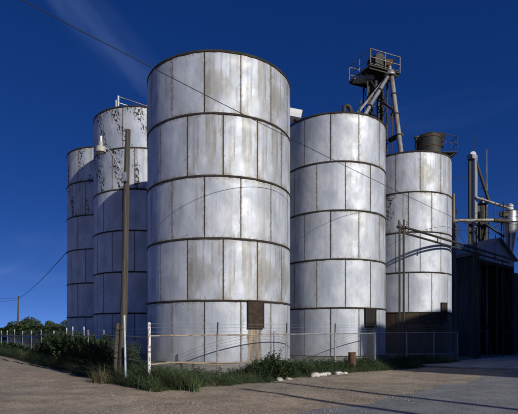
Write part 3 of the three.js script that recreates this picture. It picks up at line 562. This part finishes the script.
{
  const t = thing('chain_link_fence', 'chain link fence with barbed wire along the street in front of the silos', 'fence', V(CORNER[0], 0, CORNER[1]));
  const hAt = (s) => 1.66 + 0.008 * s, P = (s, h, o = 0) => V(FD[0] * s + FD[1] * o, h, FD[1] * s - FD[0] * o), LEN = 21.6;
  const stripe = dataTex(32, 256, (u, v) => { const n = fbm(u * 3, v * 26, 201, 3), b = sm(0.54, 0.60, n); return L3([0.70, 0.70, 0.68], [0.15, 0.085, 0.055], b * (v < 0.35 ? 1 : 0.75) + (v < 0.33 ? 0.35 * (1 - b) * sm(0.4, 0.6, fbm(u * 2, v * 9, 207, 3)) : 0)); });
  part('corner_post', [bar(P(0, -0.1), P(0, 2.05), 0.052, 0.052, 14), new THREE.SphereGeometry(0.055, 12, 6).translate(0, 2.05, 0)], std([1, 1, 1], 0.6, 0, { map: stripe }), t, 'white painted corner post with rust marks');
  const posts = [2.75, 6.3, 9.45, 12.6, 15.6, 18.6, 21.6];
  for (const s of posts) { const o = part('post', [bar(P(s, -0.1), P(s, hAt(s) + 0.05), 0.034, 0.034, 10)], s < 3 ? mRailRust : mPost, t); part('barb_arm', beam(P(s, hAt(s) + 0.05), P(s, hAt(s) + 0.46, 0.02), 0.05, 0.035), mDarkSteel, o); }
  const rp = [0.04, ...posts];
  for (let i = 0; i < rp.length - 1; i++) {
    part('top_rail', bar(P(rp[i], hAt(rp[i])), P(rp[i + 1], hAt(rp[i + 1])), 0.024, 0.024, 8), i < 2 ? mRailRust : mPost, t);
  }
  part('lower_rail', tube([P(0.03, 0.74, 0.04), P(1.0, 0.77, 0.04), P(2.1, 0.72, 0.04), P(2.75, 0.70, 0.04)], 0.030, 16, 8), mRailRust, t);
  part('lower_rail', tube([P(0.6, 0.80, 0.05), P(1.6, 0.72, 0.06), P(2.9, 0.60, 0.05)], 0.026, 16, 8), mRailRust, t);
  part('lower_rail', tube([P(2.75, 0.69, 0.04), P(4.4, 0.64, 0.04), P(6.3, 0.62, 0.04)], 0.026, 16, 8), mRailRust, t);
  const mesh = part('chain_mesh', chainMesh((s, h) => P(s, h + 0.008 * s, 0.03 + 0.03 * Math.sin(s * 2.1) * Math.sin(h * 2)), LEN, 0.06, 1.64), mFenceWire, t); mesh.userData.kind = 'stuff';
  for (const dh of [0.14, 0.27, 0.40]) part('barbed_wire', tube(Array.from({ length: 44 }, (_, i) => { const s = i * LEN / 43; return P(s, hAt(s) + dh - 0.02 * Math.abs(Math.sin(s * 1.0 + dh * 9)), 0.02); }), 0.0045, 120, 4), mFenceWire, t);
}
{
  const t = thing('chain_link_fence', 'weedy chain link fence with pale posts along the dirt road', 'fence', V(CORNER[0], 0, CORNER[1]));
  const P = (s, h, o = 0) => V(LD[0] * s - LD[1] * o, h, LD[1] * s - LD[0] * o), LEN = 42;
  const mPale = std([1, 1, 1], 0.5, 0.1, { map: mottled([0.16, 0.17, 0.18], [0.34, 0.35, 0.36], 203, 2, 9) });
  const r = rng(77), mCap = std([0.48, 0.50, 0.51], 0.5);
  for (const s of [4.6, 6.75, 7.3, 9.3, 10.4, 13.2, 16.4, 19.5, 22.6, 26, 29.5, 33, 37, 41.5]) {
    const lean = (r() - 0.5) * 0.16, h = 1.86 + r() * 0.22; const o = part('post', bar(P(s, -0.1), P(s + lean, h), 0.032, 0.030, 8), mPale, t);
    part('cap', bar(P(s + lean, h - 0.13), P(s + lean * 1.02, h + 0.01), 0.034, 0.034, 8), r() < 0.6 ? mCap : mPale, o);
  }
  part('top_rail', tube([P(0.05, 1.62), P(4.6, 1.66), P(9.3, 1.63), P(16, 1.66), P(26, 1.62), P(42, 1.65)], 0.018, 60, 6), mPost, t);
  part('lower_rail', bar(P(0.05, 0.78, 0.03), P(1.9, 0.82, 0.03), 0.028), mRailRust, t); part('lower_rail', bar(P(0.05, 0.46, 0.03), P(1.8, 0.50, 0.03), 0.030), mRailRust, t);
  const mesh = part('chain_mesh', chainMesh((s, h) => P(s, h, 0.02), 30, 0.05, 1.62, 0.085, 0.0013), mFenceWire, t); mesh.userData.kind = 'stuff';
  for (const h of [1.78, 1.90]) part('barbed_wire', tube(Array.from({ length: 40 }, (_, i) => P(i * LEN / 39, h - 0.03 * Math.abs(Math.sin(i * 1.3)))), 0.0045, 100, 4), mFenceWire, t);
  const s = thing('fence_sign', 'small white plate hung on the weedy side fence', 'sign', V(...(([x, d]) => [x, 0, d])(alongL(11.6, 0.05))));
  part('plate', box(0.26, 0.17, 0.012, 0, 1.42, 0, 0.5), mWhitePaint, s); part('hook', [bar(new THREE.Vector3(-0.08, 1.50, 0), new THREE.Vector3(-0.08, 1.62, 0.0), 0.006), bar(new THREE.Vector3(0.08, 1.50, 0), new THREE.Vector3(0.08, 1.62, 0), 0.006)], mWire, s);
}
// pale blue pipe standing beside the leaning pole
{
  const m = std([1, 1, 1], 0.5, 0.1, { map: mottled([0.36, 0.45, 0.55], [0.50, 0.58, 0.66], 211, 2, 12) });
  const t = thing('standpipe', 'slim pale blue pipe standing between the leaning pole and corner post', 'pipe', V(-4.48, 0, 16.1));
  part('pipe', bar(V(0.02, -0.1, 0), V(-0.03, 2.30, 0), 0.036, 0.034, 12), m, t); part('cap', new THREE.CylinderGeometry(0.042, 0.042, 0.06, 12).translate(-0.03, 2.31, 0), m, t); part('collar', new THREE.CylinderGeometry(0.045, 0.045, 0.05, 12).translate(0.0, 0.9, 0), mGalvDull, t);
}
// rusty pipe stub in the weeds
{
  const [x, d] = along(10.25, 0.35); const t = thing('rusty_drum', 'rusty brown steel drum half hidden in the grass by the fence', 'drum', V(x, 0, d));
  const pr = [[0.0, 0.02], [0.17, 0.02], [0.175, 0.3], [0.185, 0.31], [0.175, 0.32], [0.175, 0.6], [0.185, 0.61], [0.175, 0.62], [0.175, 0.86], [0.19, 0.88], [0.165, 0.88], [0.16, 0.84], [0, 0.84]].map((p) => new THREE.Vector2(...p));
  part('barrel', new THREE.LatheGeometry(pr, 20), std([1, 1, 1], 0.9, 0, { map: mottled([0.085, 0.042, 0.022], [0.19, 0.095, 0.048], 213, 4, 6), side: THREE.DoubleSide }), t);
  part('bung', new THREE.CylinderGeometry(0.03, 0.03, 0.03, 10).translate(0.08, 0.855, 0.05), mRustDark, t);
}

// ---------------------------------------------------------------- rubble at the grass edge
{
  const r = rng(404); const mats = [std([1, 1, 1], 0.95, 0, { map: mottled([0.52, 0.50, 0.46], [0.74, 0.73, 0.70], 215, 3, 3) }), std([1, 1, 1], 0.95, 0, { map: mottled([0.40, 0.37, 0.32], [0.58, 0.55, 0.50], 216, 3, 3) })];
  const list = [[7.0, 0.95, 0.20, 'largest white concrete chunk of the rubble by the weeds'], [7.35, 1.02, 0.15, 'flat white concrete chunk touching the largest one'], [6.7, 1.05, 0.11, 'small white chunk left of the largest concrete chunk'], [7.75, 0.95, 0.13, 'middle sized white chunk in the rubble by the weeds'], [8.5, 0.92, 0.16, 'long pale slab chunk lying right of the rubble heap'], [8.95, 0.96, 0.10, 'last small pale chunk at the right of the rubble'], [4.9, 1.0, 0.14, 'grey stone lump in front of the tall weed clump'], [5.35, 1.05, 0.11, 'smaller grey stone lump beside the tall weed clump']];
  for (const [s, o, size, label] of list) {
    const g = new THREE.DodecahedronGeometry(size, 1), p = g.attributes.position; const q = r() * 50;
    for (let i = 0; i < p.count; i++) { const k = 0.72 + 0.55 * vnoise(p.getX(i) * 7 + q, p.getY(i) * 7 + p.getZ(i) * 5, 31); p.setXYZ(i, p.getX(i) * k * 1.35, p.getY(i) * k * 0.62, p.getZ(i) * k); }
    g.computeVertexNormals(); const [x, d] = along(s, o), m = part(numbered('rubble_chunk'), g, mats[s < 6 ? 1 : r() < 0.75 ? 0 : 1], scene); m.position.copy(V(x, groundH(x, d) + size * 0.28, d)); m.rotation.y = r() * 6; m.userData = { label, category: 'rubble', group: 'white rubble at the grass edge' };
  }
}

// ---------------------------------------------------------------- vegetation
const leafMat = (rgb, tr = 0.25) => new THREE.MeshPhysicalMaterial({ color: new THREE.Color().setRGB(...rgb), roughness: 0.75, transmission: tr, thickness: 0, side: THREE.DoubleSide });
function tuftGeometry(seed, n, spread, bend, w) {
  const r = rng(seed), pos = [], idx = [];
  for (let i = 0; i < n; i++) {
    const a = r() * 6.283, rad = Math.sqrt(r()) * spread, bx = Math.cos(a) * rad, bz = Math.sin(a) * rad, dir = r() * 6.283, h = 0.45 + 0.55 * r(), bd = bend * (0.3 + r()), ww = w * (0.6 + 0.7 * r());
    const px = -Math.sin(dir), pz = Math.cos(dir), b = pos.length / 3;
    for (let k = 0; k < 4; k++) { const f = k / 3, y = h * f * (1 - 0.25 * bd * f), o = bd * h * f * f, q = ww * (1 - f * 0.9) * (k === 0 ? 0.7 : 1); pos.push(bx + Math.cos(dir) * o + px * q, y, bz + Math.sin(dir) * o + pz * q, bx + Math.cos(dir) * o - px * q, y, bz + Math.sin(dir) * o - pz * q); if (k) { const c = b + (k - 1) * 2; idx.push(c, c + 1, c + 2, c + 1, c + 3, c + 2); } }
  }
  const g = new THREE.BufferGeometry(); g.setAttribute('position', new THREE.Float32BufferAttribute(pos, 3)); g.setIndex(idx); g.computeVertexNormals(); return g;
}
function weedGeometry(seed, leaves, leafL) {        // upright stems with alternating leaves, height 1
  const r = rng(seed), pos = [], idx = [];
  const tri = (...v) => { const b = pos.length / 3; for (const p of v) pos.push(...p); for (let i = 2; i < v.length; i++) idx.push(b, b + i - 1, b + i); };
  const stems = 3 + Math.floor(r() * 3);
  for (let s = 0; s < stems; s++) {
    const a = r() * 6.283, lean = 0.12 + 0.28 * r(), H = 0.65 + 0.35 * r(), S = (f) => [Math.cos(a) * lean * f * f * H + 0.05 * Math.cos(a), H * f, Math.sin(a) * lean * f * f * H + 0.05 * Math.sin(a)];
    for (let k = 0; k < 4; k++) { const p = S(k / 4), q = S((k + 1) / 4), w = 0.008; tri([p[0] - w, p[1], p[2]], [p[0] + w, p[1], p[2]], [q[0] + w, q[1], q[2]], [q[0] - w, q[1], q[2]]); tri([p[0], p[1], p[2] - w], [p[0], p[1], p[2] + w], [q[0], q[1], q[2] + w], [q[0], q[1], q[2] - w]); }
    for (let i = 0; i < leaves; i++) {
      const f = 0.12 + 0.88 * r(), p = S(f), d = r() * 6.283, L = leafL * (0.5 + 0.8 * r()) * (1.15 - 0.5 * f), w = L * 0.26, up = 0.5 - 0.7 * r(), dx = Math.cos(d), dz = Math.sin(d);
      const m = [p[0] + dx * L * 0.5, p[1] + L * 0.5 * up + L * 0.08, p[2] + dz * L * 0.5], e = [p[0] + dx * L, p[1] + L * (up - 0.25), p[2] + dz * L];
      tri(p, [m[0] - dz * w, m[1] - w * 0.3, m[2] + dx * w], e, m); tri(p, m, e, [m[0] + dz * w, m[1] - w * 0.3, m[2] - dx * w]);
    }
  }
  const g = new THREE.BufferGeometry(); g.setAttribute('position', new THREE.Float32BufferAttribute(pos, 3)); g.setIndex(idx); g.computeVertexNormals(); return g;
}
function scatter(name, label, geo, mat, spots, palette, seed) {       // spots: [x, d, height, width]
  const r = rng(seed), im = new THREE.InstancedMesh(geo, mat, spots.length), m = new THREE.Matrix4(), q = new THREE.Quaternion(), c = new THREE.Color();
  spots.forEach(([x, d, h, w], i) => {
    q.setFromEuler(new THREE.Euler((r() - 0.5) * 0.3, r() * 6.283, (r() - 0.5) * 0.3)); m.compose(V(x, groundH(x, d) - 0.03, d), q, new THREE.Vector3(w, h, w)); im.setMatrixAt(i, m);
    const p = palette[Math.floor(r() * palette.length)], k = 0.7 + 0.6 * r(); im.setColorAt(i, c.setRGB(p[0] * k, p[1] * k, p[2] * k));
  });
  im.name = numbered(name); im.castShadow = im.receiveShadow = true; im.userData = { label, category: 'grass', kind: 'stuff' }; scene.add(im); return im;
}
const GREENS = [[0.050, 0.095, 0.026], [0.062, 0.115, 0.030], [0.042, 0.080, 0.024], [0.085, 0.130, 0.036]], DRY = [[0.26, 0.21, 0.11], [0.20, 0.17, 0.08]];
const white = leafMat([1, 1, 1], 0.22);
{
  const r = rng(900), A = [], B = [], C = [], D = [], E = [];
  // strip along the street fence: ragged front edge
  for (let i = 0; i < 8500; i++) {
    const s = -0.5 + r() * 20.5, edge = 0.75 + 0.55 * (fbm(s * 0.8, 3.1, 301, 3) - 0.3) + 0.35 * (1 - sm(1.5, 5.5, s)), o = -0.9 + r() * (edge + 0.9), [x, d] = along(s, o);
    const dense = fbm(s * 1.1, o * 2, 302, 3); if (r() > 0.35 + dense) continue;
    const edgeK = 1 - sm(edge - 0.35, edge, o) * 0.6; A.push([x, d, (1 - 0.5 * sm(2.0, 2.6, s) * (1 - sm(4.3, 4.9, s)) * (o < 0.5 ? 1 : 0.5)) * (0.26 + 0.42 * r() * r() + 0.26 * dense) * edgeK, 0.55 + 0.5 * r()]);
  }
  for (let i = 0; i < 1300; i++) { const s = -0.3 + r() * 19, o = -0.8 + r() * 1.25, [x, d] = along(s, o); if (s > 2.2 && s < 4.5 && r() < 0.75) continue; B.push([x, d, 0.34 + 0.5 * r() * r(), 0.45 + 0.3 * r()]); }
  scatter('grass', 'green grass growing along the foot of the street fence', tuftGeometry(1, 16, 0.11, 0.55, 0.010), white, A, [...GREENS, ...GREENS, ...GREENS, DRY[0]], 1);
  scatter('ground_weeds', 'low leafy weeds along the foot of the street fence', weedGeometry(2, 14, 0.24), white, B, GREENS, 2);
  // side fence: taller, darker weeds
  for (let i = 0; i < 9000; i++) {
    const s = r() * 44, edge = 0.55 + 0.9 * fbm(s * 0.5, 7.7, 303, 3), o = -2.2 + r() * (edge + 2.2), [x, d] = alongL(s, o);
    const k = 1 - sm(edge - 0.5, edge, o) * 0.75; C.push([x, d, (0.35 + 0.65 * r()) * k, 0.7 + 0.6 * r()]);
  }
  for (let i = 0; i < 5200; i++) {
    const s = 2.0 + Math.pow(r(), 0.85) * 42, o = -1.6 + r() * 1.75, [x, d] = alongL(s, o), k = fbm(s * 0.45, 2.2, 304, 3); D.push([x, d, (0.95 + 0.75 * r()) * (0.6 + 0.8 * k) * (o > -0.2 ? 0.85 : 1) * (s < 4 ? 0.62 : s < 14 ? 1.2 : mix(1.1, 0.62, sm(14, 20, s))), 0.75 + 0.5 * r()]);
  }
  scatter('grass', 'long grass along the weedy side fence by the dirt road', tuftGeometry(3, 16, 0.14, 0.6, 0.010), white, C, [...GREENS, ...GREENS, DRY[1]], 3);
  scatter('fence_weeds', 'tall dark weeds overgrowing the side fence by the dirt road', weedGeometry(4, 26, 0.20), white, D, GREENS, 4);
  // sparse tufts on the dirt verge
  for (let i = 0; i < 260; i++) { const t = r() < 0.5, [x, d] = t ? along(-0.5 + r() * 19, 0.9 + r() * r() * 1.2) : alongL(0.5 + r() * 40, 0.9 + r() * r() * 1.6); E.push([x, d, 0.06 + 0.14 * r(), 0.35 + 0.4 * r()]); }
  scatter('grass', 'stray short tufts of grass on the dirt verge', tuftGeometry(5, 12, 0.14, 0.8, 0.007), white, E, [...GREENS, ...DRY], 5);
  // inside the yard
  const Y = []; for (let i = 0; i < 1800; i++) { const x = -26 + r() * 30, d = 19 + r() * 30, s = (x - CORNER[0]) * FD[1] - (d - CORNER[1]) * FD[0], l = (x - CORNER[0]) * -LD[1] - (d - CORNER[1]) * LD[0]; if (s > -0.5 || l > -1.5) continue; if (Math.hypot(x + 1.84, d - 22.4) < 3.6 || Math.hypot(x + 7.6, d - 32.2) < 3.6 || Math.hypot(x + 11.8, d - 38.4) < 3.6) continue; Y.push([x, d, 0.25 + 0.45 * r(), 0.8 + 0.8 * r()]); }
  scatter('grass', 'rough grass inside the yard between the tall silos', tuftGeometry(6, 16, 0.16, 0.6, 0.010), white, Y, GREENS, 6);
}
// the tall weed clump by the widest silo and the dry one by the leaning pole
function clump(name, label, x, d, h, w, n, seed, pal, geoKind) {
  const r = rng(seed), t = thing(name, label, 'plant', V(x, groundH(x, d), d)), g = geoKind === 'grass' ? [tuftGeometry(seed + 1, 18, 0.10, 0.55, 0.012), tuftGeometry(seed + 2, 18, 0.10, 0.7, 0.012)] : [weedGeometry(seed + 1, 30, 0.18), weedGeometry(seed + 2, 30, 0.16), tuftGeometry(seed + 3, 16, 0.10, 0.4, 0.009)];
  const ms = pal.map((p) => leafMat(p, 0.22));
  for (let i = 0; i < n; i++) { const o = part('shoot', g[i % g.length], ms[i % ms.length], t); const a = r() * 6.283, q = Math.sqrt(r()); o.position.set(Math.cos(a) * q * w, 0, Math.sin(a) * q * w * 0.55); o.rotation.set((r() - 0.5) * 0.25, r() * 6, (r() - 0.5) * 0.25); const hh = h * (0.55 + 0.5 * r()) * (1 - 0.45 * q * q); o.scale.set(0.7 + 0.4 * r(), hh, 0.7 + 0.4 * r()); }
}
{ const [x, d] = along(5.15, 0.35); clump('weed_clump', 'tall dense green weeds at the foot of the widest silo', x, d, 1.25, 0.85, 60, 31, GREENS, 'weed'); }
{ const [x, d] = along(6.6, 0.3); clump('weed_clump', 'lower green weeds right of the tallest weed clump', x, d, 0.85, 0.7, 34, 51, GREENS, 'weed'); }
{ const [x, d] = along(4.1, 0.25); clump('weed_clump', 'spindly weeds with thin stalks below the rusty hatch', x, d, 0.95, 0.55, 16, 61, GREENS, 'weed'); }
clump('dry_grass_clump', 'straw coloured dry grass left of the leaning pole', -5.35, 16.9, 0.85, 0.55, 30, 41, [[0.22, 0.18, 0.085], [0.16, 0.14, 0.06], [0.10, 0.11, 0.045]], 'grass');

// loose stones on the dirt
{
  const g = new THREE.IcosahedronGeometry(1, 0); { const p = g.attributes.position; for (let i = 0; i < p.count; i++) { const k = 0.7 + 0.5 * vnoise(p.getX(i) * 3 + 9, p.getY(i) * 3 + p.getZ(i) * 2, 3); p.setXYZ(i, p.getX(i) * k, p.getY(i) * k * 0.6, p.getZ(i) * k); } g.computeVertexNormals(); }
  const r = rng(321), N = 11000, im = new THREE.InstancedMesh(g, std([1, 1, 1], 0.95), N), m = new THREE.Matrix4(), q = new THREE.Quaternion(), c = new THREE.Color(); let n = 0;
  while (n < N) {
    const d = 8.5 + r() * r() * 26, x = (r() - 0.55) * d * 1.35; const rs = roadSide(x, d); if (rs > 0.9 && r() > 0.12) continue;
    const s = (x - CORNER[0]) * FD[1] - (d - CORNER[1]) * FD[0], l = (x - CORNER[0]) * -LD[1] - (d - CORNER[1]) * LD[0]; if (s < 0.6 && l < 0.6) continue; if (fbm(x * 0.4, d * 0.7, 322, 3) < 0.36 + 0.25 * r()) continue;
    const z = 0.006 + 0.020 * Math.pow(r(), 4); q.setFromEuler(new THREE.Euler(r() * 0.6, r() * 6.3, r() * 0.6)); m.compose(V(x, (rs > 0 ? 0.012 : groundH(x, d)) + z * 0.25, d), q, new THREE.Vector3(z * (0.8 + 0.6 * r()), z, z)); im.setMatrixAt(n, m);
    const k = 0.55 + 0.5 * r(); im.setColorAt(n, c.setRGB(0.30 * k, 0.26 * k, 0.21 * k)); n++;
  }
  im.name = 'gravel'; im.castShadow = im.receiveShadow = true; im.userData = { label: 'loose gravel scattered over the dirt verge', category: 'gravel', kind: 'stuff' }; scene.add(im);
}

// ---------------------------------------------------------------- far left: trees, cars, low building
function crownGeometry(seed, n, rx, ry, leaf) {
  const r = rng(seed), pos = [], idx = [], lobes = Array.from({ length: 11 }, () => { const a = r() * 6.283, q = Math.sqrt(r()) * 0.75; return [Math.cos(a) * q * rx, (r() * 1.3 - 0.5) * ry * 0.7, Math.sin(a) * q * rx, 0.28 + 0.25 * r()]; });
  for (let i = 0; i < n; i++) {
    const l = lobes[i % lobes.length]; let x, y, z; do { x = r() * 2 - 1; y = r() * 2 - 1; z = r() * 2 - 1; } while (x * x + y * y + z * z > 1 || x * x + y * y + z * z < 0.15);
    const cx = l[0] + x * rx * l[3], cy = l[1] + y * ry * l[3] * 1.1, cz = l[2] + z * rx * l[3], s = leaf * (0.6 + 0.8 * r());
    const u = new THREE.Vector3(r() - 0.5, r() - 0.5, r() - 0.5).normalize(), v = new THREE.Vector3(r() - 0.5, r() - 0.5, r() - 0.5).cross(u).normalize(), b = pos.length / 3;
    for (const [a, c] of [[-1, 0], [0, -0.45], [1, 0], [0, 0.45]]) pos.push(cx + (u.x * a + v.x * c) * s, cy + (u.y * a + v.y * c) * s, cz + (u.z * a + v.z * c) * s);
    idx.push(b, b + 1, b + 2, b, b + 2, b + 3);
  }
  const g = new THREE.BufferGeometry(); g.setAttribute('position', new THREE.Float32BufferAttribute(pos, 3)); g.setIndex(idx); g.computeVertexNormals(); return g;
}
const treeGreens = [leafMat([0.032, 0.058, 0.022], 0.2), leafMat([0.026, 0.050, 0.019], 0.2), leafMat([0.040, 0.066, 0.025], 0.2)];
function tree(label, x, d, h, rx, seed) {
  const t = thing('tree', label, 'tree', V(x, 0, d), 0, 'distant trees at the left horizon'), r = rng(seed);
  const tr = part('trunk', [bar(V(0, -0.2, 0), V(0.1, h * 0.55, 0), 0.24, 0.13, 8), ...[0, 1, 2, 3].map((i) => { const a = i * 1.6 + r(); return bar(V(0.08, h * (0.35 + 0.05 * i), 0), V(Math.cos(a) * rx * 0.6, h * 0.75, Math.sin(a) * rx * 0.6), 0.09, 0.03, 6); })], mPole, t);
  const c = part('crown', crownGeometry(seed, 3600, rx, h * 0.42, 0.26), treeGreens[seed % 3], t); c.position.y = h * 0.60;
}
tree('rounded dark tree with the highest crown behind the distant pole', -56.0, 116, 6.0, 3.8, 1);
tree('second dark tree overlapping the right of the highest far tree', -51.5, 118, 5.2, 3.0, 2);
tree('small dark tree left of the highest far tree', -62, 122, 4.2, 2.8, 3);
tree('round tree against the edge of the leftmost silo', -47.5, 124, 5.6, 3.4, 4);
tree('low tree between the two rounded far trees', -53.5, 130, 3.6, 3.0, 5);
tree('low dark tree peeping beside the leftmost silo', -43.5, 122, 4.9, 3.0, 6);
tree('low tree at the far left picture edge', -70, 125, 3.6, 3.4, 7);
{
  const r = rng(88), S = []; for (let i = 0; i < 1500; i++) { const x = -95 + r() * 62, d = 92 + r() * 12; S.push([x, d, 1.6 + 2.6 * fbm(x * 0.2, 1, 400, 3), 1.6 + r()]); }
  const o = scatter('brush', 'dark scrub below the distant trees', weedGeometry(8, 40, 0.5), white, S, GREENS.map((c) => c.map((q) => q * 0.8)), 8); o.userData.category = 'brush';
}
function car(label, x, d, turn, paint, roofPaint) {
  const t = thing('parked_car', label, 'car', V(x, 0, d), turn, 'cars parked beyond the side fence');
  const s = new THREE.Shape(); [[-2.2, 0.35], [-2.25, 0.75], [-1.9, 0.92], [-1.25, 0.98], [1.0, 1.0], [2.0, 0.86], [2.2, 0.65], [2.15, 0.33]].forEach(([a, b], i) => i ? s.lineTo(a, b) : s.moveTo(a, b));
  const e = (sh, w, bv) => { const g = new THREE.ExtrudeGeometry(sh, { depth: w - 2 * bv, bevelEnabled: true, bevelSize: bv, bevelThickness: bv, bevelSegments: 3 }); g.translate(0, 0, -(w - 2 * bv) / 2); return g; };
  part('body', e(s, 1.74, 0.06), paint, t);
  const cb = new THREE.Shape(); [[-1.35, 0.98], [-0.75, 1.36], [0.35, 1.38], [1.0, 0.99]].forEach(([a, b], i) => i ? cb.lineTo(a, b) : cb.moveTo(a, b));
  part('window_glass', e(cb, 1.46, 0.04), std([0.02, 0.025, 0.03], 0.12), t); const rf = new THREE.Shape(); [[-0.85, 1.37], [-0.72, 1.45], [0.3, 1.46], [0.42, 1.37]].forEach(([a, b], i) => i ? rf.lineTo(a, b) : rf.moveTo(a, b)); part('roof', e(rf, 1.44, 0.04), roofPaint, t);
  for (const [a, z] of [[-1.4, 0.78], [1.35, 0.78], [-1.4, -0.78], [1.35, -0.78]]) { const w = part('wheel', new THREE.CylinderGeometry(0.33, 0.33, 0.2, 20).rotateX(1.5708), std([0.02, 0.02, 0.02], 0.9), t); w.position.set(a, 0.33, z); part('rim', new THREE.CylinderGeometry(0.19, 0.19, 0.22, 14).rotateX(1.5708), mGalv, w); }
  for (const z of [-0.6, 0.6]) { part('headlight', box(0.06, 0.14, 0.3, 2.22, 0.68, z), std([0.6, 0.62, 0.65], 0.2), t); part('tail_light', box(0.05, 0.13, 0.25, -2.30, 0.78, z), std([0.25, 0.02, 0.02], 0.3), t); }
  part('bumper', [box(0.1, 0.14, 1.7, 2.24, 0.45, 0), box(0.1, 0.14, 1.7, -2.28, 0.45, 0)], mGalv, t);
}
car('pale roofed blue grey car parked right of the distant pole', -24.6, 52, 1.2, std([0.13, 0.16, 0.21], 0.3, 0.2), mWhitePaint);
car('white car parked left of the distant pole', -28.6, 55, 1.1, std([0.50, 0.49, 0.46], 0.6), mWhitePaint);
car('dark car parked close to the leftmost silo', -21.6, 54, 1.3, std([0.05, 0.07, 0.09], 0.3, 0.2), std([0.05, 0.07, 0.09], 0.3, 0.2));
{
  const t = thing('low_building', 'low pale building with brown roof at the left picture edge', 'building', V(-31.3, 0, 55), 0.35);
  const mw = std([1, 1, 1], 0.9, 0, { map: mottled([0.36, 0.33, 0.28], [0.48, 0.45, 0.40], 221, 4, 4) });
  part('wall', box(4.2, 1.35, 4, 0, 0.67, 0), mw, t); const s = new THREE.Shape(); [[-2.4, 1.33], [0, 1.95], [2.4, 1.33]].forEach(([a, b], i) => i ? s.lineTo(a, b) : s.moveTo(a, b)); part('roof', new THREE.ExtrudeGeometry(s, { depth: 4.5, bevelEnabled: false }).translate(0, 0, -2.25), std([1, 1, 1], 0.9, 0, { map: mottled([0.13, 0.085, 0.055], [0.22, 0.15, 0.10], 222, 5, 5) }), t);
  part('door', box(0.7, 1.1, 0.05, 0.6, 0.56, 2.03), mRust, t); part('window', box(0.6, 0.5, 0.05, -0.9, 0.85, 2.03), std([0.03, 0.035, 0.04], 0.15), t); part('chimney', box(0.5, 0.9, 0.5, 0.5, 2.1, -0.8), mWhitePaint, t);
}

// ---------------------------------------------------------------- tall elevator buildings across the street, out of view: they shade the shed and the right foot of the row
{
  const mB = std([1, 1, 1], 0.9, 0, { map: mottled([0.34, 0.33, 0.31], [0.46, 0.45, 0.43], 231, 6, 8) });
  const C = [26.0, -0.5];
  const put = (label, v0, v1, dep, h) => {
    const t = thing('elevator_building', label, 'building', V(C[0] + FD[0] * (v0 + v1) / 2 + FD[1] * dep / 2, 0, C[1] + FD[1] * (v0 + v1) / 2 - FD[0] * dep / 2), Math.atan2(FD[1], FD[0]));
    part('wall', box(v1 - v0, h, dep, 0, h / 2, 0), mB, t); part('parapet', box(v1 - v0 + 0.3, 0.35, dep + 0.3, 0, h + 0.17, 0), mConcrete, t);
    for (let k = 0; k < 3; k++) if (1.6 + k * 2.4 < v1 - v0 - 0.6) { const w = part('window', box(0.9, 1.2, 0.08, -(v1 - v0) / 2 + 1.6 + k * 2.4, 3 + k * 3.4, -dep / 2 - 0.05), std([0.03, 0.04, 0.05], 0.15), t); }
    part('door', box(1.6, 2.6, 0.08, 0.6, 1.3, -dep / 2 - 0.05), mRust, t);
  };
  put('lowest pale concrete elevator annex across the street', 0, 4.40, 8, 15.8);
  put('middle pale concrete elevator annex across the street', 4.45, 9.95, 8, 16.8);
  put('higher pale concrete elevator block across the street', 10, 38, 8, 24.0);
}
renderer.render(scene, camera);
